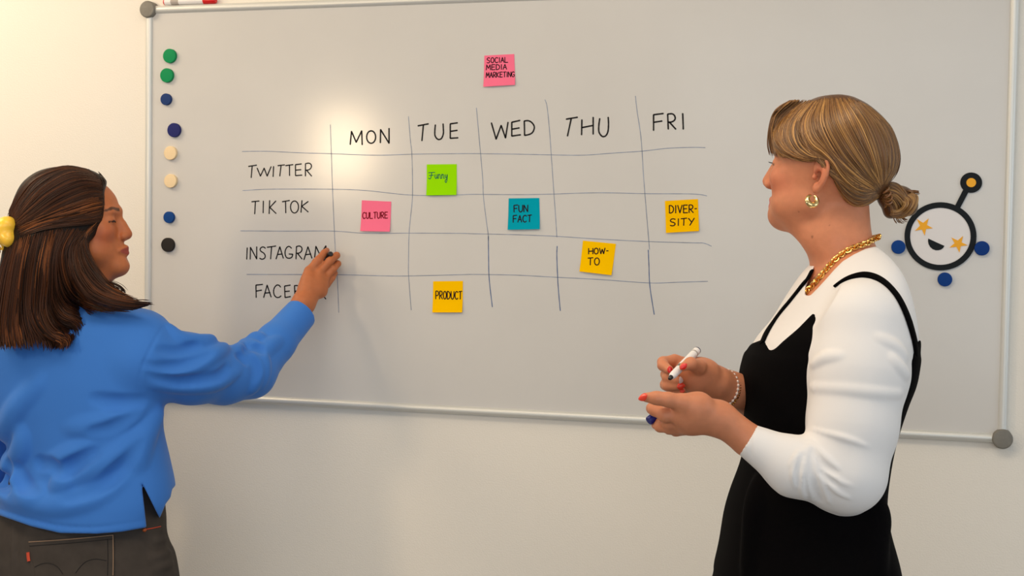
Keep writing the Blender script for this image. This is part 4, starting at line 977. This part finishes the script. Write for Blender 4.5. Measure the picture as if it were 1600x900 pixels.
# --- jeans and shoes
jean_rows = [(720,18,240,2.88,.112),(765,6,248,2.88,.118),(800,-6,252,2.88,.122),(826,-14,253,2.88,.126),(843,-20,258,2.88,.130),(860,-24,266,2.88,.134),(893,-30,272,2.88,.140),(930,-35,276,2.88,.140),(970,-32,270,2.88,.128),(1010,-8,248,2.88,.095),(1040,30,210,2.88,.045)]
JE = Solid(); JE.stack(jean_rows, shear=SHX, k=.02)
for s in (-1, 1):
    cx_ = .088*s
    JE.cone(px(122,985,2.88)+np.array([s*.100, 0, -s*.028]), px(122,1130,2.88)+np.array([s*.098, 0, -s*.027]), .108, .096, k=.03); JE.cone(px(122,1130,2.88)+np.array([s*.098, 0, -s*.027]), fq(cx_, .02, .48), .096, .068, k=.03); JE.cone(fq(cx_, .02, .48), fq(cx_, .0, .04), .068, .062, k=.02)
M_denim = mat('dark_denim', srgb(66, 60, 56), 0.85, spec=0.2, bump=0.25, bscale=1500, var=0.14, vscale=28)
folds(JE, [[(232,848),(245,846),(258,843)], [(236,872),(252,868),(264,862)], [(235,893),(255,886),(268,880)], [(22.5,826),(22.5,860),(24,898)]], .006, .002, .006)
folds(JE, [[(227,832),(230,862),(235,898)], [(26,826),(26,860),(28,898)]], .003, .0014, .002, op='s')
lo, hi = blend_box([fq(-.30,-.32,.01), fq(.30,.32,.01), px(-60,760,2.65), px(300,760,3.1), fq(-.3,.32,.01), fq(.3,-.32,.01)], .01)
solid_part('jeans', JE, lo, hi, .0042, M_denim, LW, LL, 1)
jeans = [o for o in LW.children if o.name.startswith('jeans')][0]
JP = Solid(); JP.func(lambda P: JE(P)-.0022, px(110,870,2.75), .6, 'u'); JP.func(polygon_field([(43.5,845),(110,840),(178,834),(179,900),(172,960),(115,985),(64,965),(53,888)]), px(110,900,2.75), 1.5, 'i', .001)
lo, hi = blend_box([px(35,825,2.6), px(190,995,2.6), px(35,825,2.9), px(190,995,2.9)], 0.0)
solid_part('back_pocket', JP, lo, hi, .0018, M_denim, jeans, LL, 1)
M_stitch = mat('tan_stitching', srgb(150, 122, 98), 0.8); M_tab = mat('orange_red_cloth', srgb(196, 66, 34), 0.7); M_dkst = mat('dark_stitching', srgb(30, 26, 26), 0.85)
JT = Solid(); JT.func(lambda P: np.minimum(JE(P), JP(P)), px(110,900,2.8), 2.0, 'u')
def on_cloth(lines, r, field, lift=.0004):
    return join_np([tube_np(hit(field, catmull(l, 8), 2.4, 3.2)[0]*(1-lift/2.8), r, 5) for l in lines])
cam_part('stitching', on_cloth([[(45,847),(110,842.5),(177,836)], [(176.5,836),(177,870),(176.5,899)]], .0010, JT), M_stitch, jeans, LL)
cam_part('stitching', on_cloth([[(46,853),(110,848.5),(177,842)], [(168,842),(168.5,870),(168,899)], [(54,886),(66,880.5),(78,880),(90,886),(98,897)], [(118,895),(132,879),(148,873.5),(166,876)]], .0009, JT), M_dkst, jeans, LL)
cam_part('stitching', on_cloth([[(229,827),(240,825),(251,822.5)]], .0012, JE), M_tab, jeans, LL)
cam_part('pocket_tab', on_cloth([[(44,863),(44.5,870),(45.5,877)]], .0042, JT), M_tab, jeans, LL)
Pr, _ = hit(JE, [(225.7,828)], 2.4, 3.2); cam_part('rivet', ball_np(Pr[0], .0045), mat('copper_rivet', srgb(186, 92, 48), .4, metal=.4), jeans, LL)
M_shoe = mat('black_leather_shoe', srgb(30, 28, 28), 0.4, bump=0.05)
def shoes(root, loc, f, dirx, diry, spots):
    for sx, sy in spots:
        S_ = Solid(); S_.cone(f(sx-dirx*.05, sy-diry*.05, .052), f(sx+dirx*.06, sy+diry*.06, .045), .046, .042, k=.02); S_.cone(f(sx+dirx*.06, sy+diry*.06, .042), f(sx+dirx*.15, sy+diry*.15, .036), .043, .034, k=.02)
        c0 = f(sx, sy, .003); c1 = f(sx, sy, .1); up = (c1-c0)/np.linalg.norm(c1-c0); S_.func(lambda P: -((P-c0)@up), c0, 1.0, 'i', .003)
        lo, hi = blend_box([f(sx-.22, sy-.22, -.01), f(sx+.22, sy+.22, .11), f(sx-.22, sy+.22, -.01), f(sx+.22, sy-.22, .11)], .02)
        solid_part('shoe', S_, lo, hi, .005, M_shoe, root, loc, 2)
shoes(LW, LL, fq, .15, .98, [(-.088, .0), (.088, .0)])
shoes(RW, RL, fl, -1.0, -.1, [(.02, -.09), (-.02, .09)])
# --- sweater
M_blue_c = mat('blue_cotton_jersey', srgb(62, 122, 208), 0.85, spec=0.15, sheen=0.15, bump=0.14, bscale=1300)
SW = Solid(); SW.stack(sweater_rows, shear=SHX, k=.02)
SL2 = Solid()
for (a, ra), (b, rb) in zip([(px(222,562,2.80), .082), (px(300,577,2.87), .0740), (px(350,586,2.94), .0630), (px(392,584,2.99), .0530), (px(430,536,3.07), .0440)], [(px(300,577,2.87), .0740), (px(350,586,2.94), .0630), (px(392,584,2.99), .0530), (px(430,536,3.07), .0440), (w_(484,474,.10), .0375)]):
    SL2.cone(a, b, ra, rb, k=.018)
cuff2 = half_space(w_(469,490,.125), w_(484,474,.10), 0)
SLC = Solid(); SLC.func(lambda P: _smax(SL2(P), cuff2(P), .002), px(340,560,2.95), .45, 'u'); SLC.cone(w_(466,493,.13), w_(484,474,.10), .0335, .0335, .003, 's')
C7 = lambda L: [(200+x*.2445, 440+y*.2445) for x, y in L]; C8 = lambda L: [(x*.3778, 520+y*.3778) for x, y in L]
SW.func(lambda P: SLC(P), px(340,560,2.95), .45, 'u', .016)
SW.cone(px(-50,548,2.92), px(-22,712,2.985), .066, .050, k=.02); SW.cone(px(-22,712,2.985), px(-26,820,2.95), .050, .038, k=.02)
R1 = [C7(l) for l in ([(250,300),(330,370),(440,385),(540,370)], [(130,560),(260,580),(420,545),(560,460),(620,420)], [(150,640),(330,665),(560,650),(690,570)], [(690,440),(745,405),(800,420),(850,490),(862,580),(840,660)], [(790,400),(820,370),(860,385)], [(770,480),(810,540),(810,620),(780,690)], [(860,470),(900,420),(960,380)])]
R2 = [C8(l) for l in ([(205,550),(270,522),(330,494),(390,462)], [(300,600),(400,560),(500,500),(570,420)], [(285,560),(278,610),(245,655)], [(40,520),(64,580),(104,640)], [(110,400),(100,480),(50,545)], [(0,655),(100,692),(250,712),(400,680),(520,600)], [(300,390),(440,375),(560,320)], [(15,420),(80,310),(190,190)], [(100,660),(140,678),(200,668)], [(560,560),(580,450),(640,330)])]
folds(SW, R1, .013, .0062, .012); folds(SW, R2, .018, .0075, .020)
G1 = [C7(l) for l in ([(110,525),(200,548),(350,528),(470,480),(540,440)], [(200,430),(330,440),(470,400)], [(120,600),(300,640),(560,610),(650,540)], [(715,470),(745,478),(768,510)], [(760,440),(810,500),(828,570),(815,640)], [(800,402),(840,410),(868,440)])]
G2_ = [C8(l) for l in ([(215,560),(250,572),(280,562),(330,530),(390,490)], [(370,275),(480,292),(600,288)], [(360,420),(460,400),(580,330)], [(140,540),(190,550),(225,572)], [(60,560),(90,620),(140,650)], [(250,690),(400,640),(500,560),(590,450)], [(20,540),(10,600),(20,650)])]
folds(SW, G1, .010, .0056, .010, op='s'); folds(SW, G2_, .013, .0068, .014, op='s')
folds(SW, [C7([(225,285),(170,380),(120,480),(85,570),(70,660)])], .0035, .0020, .003, op='s')
folds(SW, [[(-10,793),(49,812),(94,822),(151,824),(226,814)]], .0045, .0026, .003, op='s')
HEM = polygon_field([(-300,380),(700,380),(700,700),(300,735),(269,764),(266.5,777),(259,787),(249.5,810),(221,753),(229,824),(190,831),(151,834),(94,833),(49,822.5),(0,805.5),(-60,786),(-300,780)])
SWc = Solid(); SWc.func(lambda P: SW(P), px(150,650,2.9), 2.0, 'u'); SWc.func(HEM, px(150,650,2.9), 3.0, 'i', .002)
lo, hi = blend_box([px(-100,460,2.6), px(500,850,2.6), px(-100,460,3.25), px(500,850,3.25)], 0.0)
solid_part('sweater', SWc, lo, hi, .0027, M_blue_c, LW, LL, 3)
# --- hair
HLP = polygon_field([(-300,200),(160,200),(169,280),(165.5,292),(163,300),(165,318),(162,345),(152,366),(139,379),(140,394),(149,416),(161,437),(186,457),(208,468),(236,474),(233,479),(220,482),(196,489),(162,490),(138,483),(114,471),(98,476),(86,486),(88,500),(98,514),(103,522),(100,532),(90,535),(60,530),(20,532),(-20,530),(-300,532)])
LH = Solid(); LH.stack([(261,98,110,2.79,.015),(264,76,134,2.79,.045),(272,54,150,2.79,.066),(288,34,165,2.79,.082),(310,22,168,2.79,.090),(335,14,168,2.79,.094),(365,8,160,2.785,.094),(400,2,150,2.78,.090),(440,-6,140,2.78,.082),(470,-12,120,2.775,.070),(505,-16,108,2.765,.056),(548,-18,104,2.755,.044)], n=2.2)
LH.chain([px(125,385,2.745), px(132,425,2.735), px(150,455,2.725), px(182,471,2.720), px(212,476,2.722), px(236,477,2.726)], [.030, .030, .024, .017, .0105, .0035], .012)
LH.chain([px(62,470,2.725), px(72,500,2.715), px(92,525,2.715), px(101,538,2.72)], [.012, .013, .013, .009], .008)
folds(LH, [[(30,356),(60,348),(95,345),(130,338),(155,325)], [(96,400),(100,440),(118,470)], [(45,400),(38,460),(34,520)]], .008, .005, .010, op='s')
LHC = Solid(); LHC.func(lambda P: LH(P), px(90,400,2.78), .5, 'u'); LHC.func(HLP, px(90,400,2.78), 2.0, 'i', .006)
D1, D2, D3, D4 = [np.array(srgb(*c)) for c in ((24,13,8), (54,29,16), (96,53,27), (146,86,44))]
M_hair_l = mat('brown_hair', srgb(56, 32, 20), 0.48, spec=0.2, attr='tint')
lo, hi = blend_box([px(-40,255,2.62), px(245,550,2.62), px(-40,255,2.92), px(245,550,2.92)], 0.0)
V, Q = largest(*polygonize(LHC, lo, hi, .003, 2)); lp = [(V, Q, D1*(.7+.9*np.clip(np.sin(np.arctan2(V[:, 0]+.93, V[:, 2]-2.80)*61+V[:, 1]*9)*.5+np.sin(np.arctan2(V[:, 0]+.93, V[:, 2]-2.80)*143)*.5, 0, 1))[:, None])]
T = [[(141,267),(98,263),(54,277),(28,306),(13,338)], [(142,268),(100,263),(60,284),(36,314),(20,342)], [(156,278),(115,272),(70,295),(40,325),(22,346)], [(162,290),(130,286),(90,302),(50,331),(25,351)], [(163,306),(140,307),(100,322),(60,341),(28,357)], [(162,326),(140,332),(105,341),(65,350),(30,363)], [(158,346),(135,350),(100,352),(65,357),(32,368)]]
E_ = [[(152,346),(136,368),(137,390),(151,418),(166,441),(190,458)], [(142,362),(120,385),(122,420),(146,455),(185,470),(230,476)], [(125,358),(106,390),(111,430),(130,462),(165,480),(208,484)], [(110,356),(93,395),(96,435),(108,462),(125,474),(150,486)], [(90,357),(78,400),(74,445),(70,484),(84,514),(108,524),(107,541)], [(70,360),(60,405),(55,450),(54,496),(72,525),(92,536),(90,546)], [(50,364),(39,410),(33,460),(30,505),(38,545)], [(30,372),(20,415),(12,465),(6,510),(8,545)], [(15,384),(2,420),(-8,470),(-12,515),(-8,545)]]
lp.append(strands(LHC, list(zip(T[:-1], T[1:])), 230, .0011, .001, [D1, D1, D2, D2, D3], 2.5, 2.95, jit=1.8))
lp.append(strands(LHC, list(zip(E_[:-1], E_[1:])), 190, .0013, .0012, [D1, D1, D2, D2, D3], 2.5, 2.95, jit=2.2, lj=.003))
lp.append(strands(LHC, [(T[4], T[5]), (E_[4], E_[5]), (E_[6], E_[7]), (E_[0], E_[1])], 26, .0012, .0030, [D3, D4, D2], 2.5, 2.95, jit=2.2))
wisps = [[(160,440),(172,446),(186,452),(196,461)], [(163,438),(178,442),(190,449),(198,458)], [(160,276),(164,284),(165,290)], [(152,268),(158,274),(162,281)], [(205,470),(222,470),(238,471)], [(200,474),(220,476),(240,478)]]
lp.append(strands(LHC, [(wisps[0], wisps[1]), (wisps[2], wisps[3]), (wisps[4], wisps[5])], 14, .0006, .001, [D1, D2], 2.70, 2.82, jit=1.5))
tinted_part('hair', merge_vq(lp), M_hair_l, LW, LL)
CL = Solid(); CL.ell(px(11,352,2.715), (.020, .019, .022), k=.01); CL.ell(px(14,373,2.715), (.017, .018, .022), k=.008); CL.ell(px(-4,362,2.715), (.026, .020, .020), k=.014); CL.ell(px(-20,355,2.72), (.015, .016, .020), k=.01); CL.ell(px(-20,370,2.72), (.014, .015, .020), k=.008)
for q_ in range(5):
    CL.chain([px(12-8*q_,379,2.722), px(14-8*q_,389,2.735), px(16-8*q_,395,2.752)], [.0042, .0036, .0022], .004)
lo, hi = blend_box([px(-60,325,2.66), px(40,405,2.66), px(-60,325,2.78), px(40,405,2.78)], 0.0)
solid_part('hair_clip', CL, lo, hi, .0022, mat('yellow_clip_plastic', srgb(246, 196, 62), 0.3, spec=0.5, sss=0.2, var=.12, vscale=30), LW, LL, 2)
# lashes
for s_ in (-1,):
    a = [HL_(93.5-.012*(t-30)**2, s_*t, 8.5-abs(t-30)*.10) for t in np.linspace(18, 46, 12)]
    cam_part('eyelashes', tube_np(np.array(a)+HL_.F*.0010, .0011, 6), M_ink, LW, LL)
# --- the black marker she writes with
cam_marker('black marker in the hand of the person in blue, its tip on the whiteboard', px(517,396.5,ws-.078), px(500,408,wall_depth(500,408,SURF)-.0015),
  [('barrel', [(0, .0050), (.0015, .0062), (.062, .0064)], M_black_pl), ('nose_cone', [(.062, .0058), (.075, .0036)], M_black_pl), ('felt_tip', [(.075, .0022), (.0845, .0014)], M_ink)])
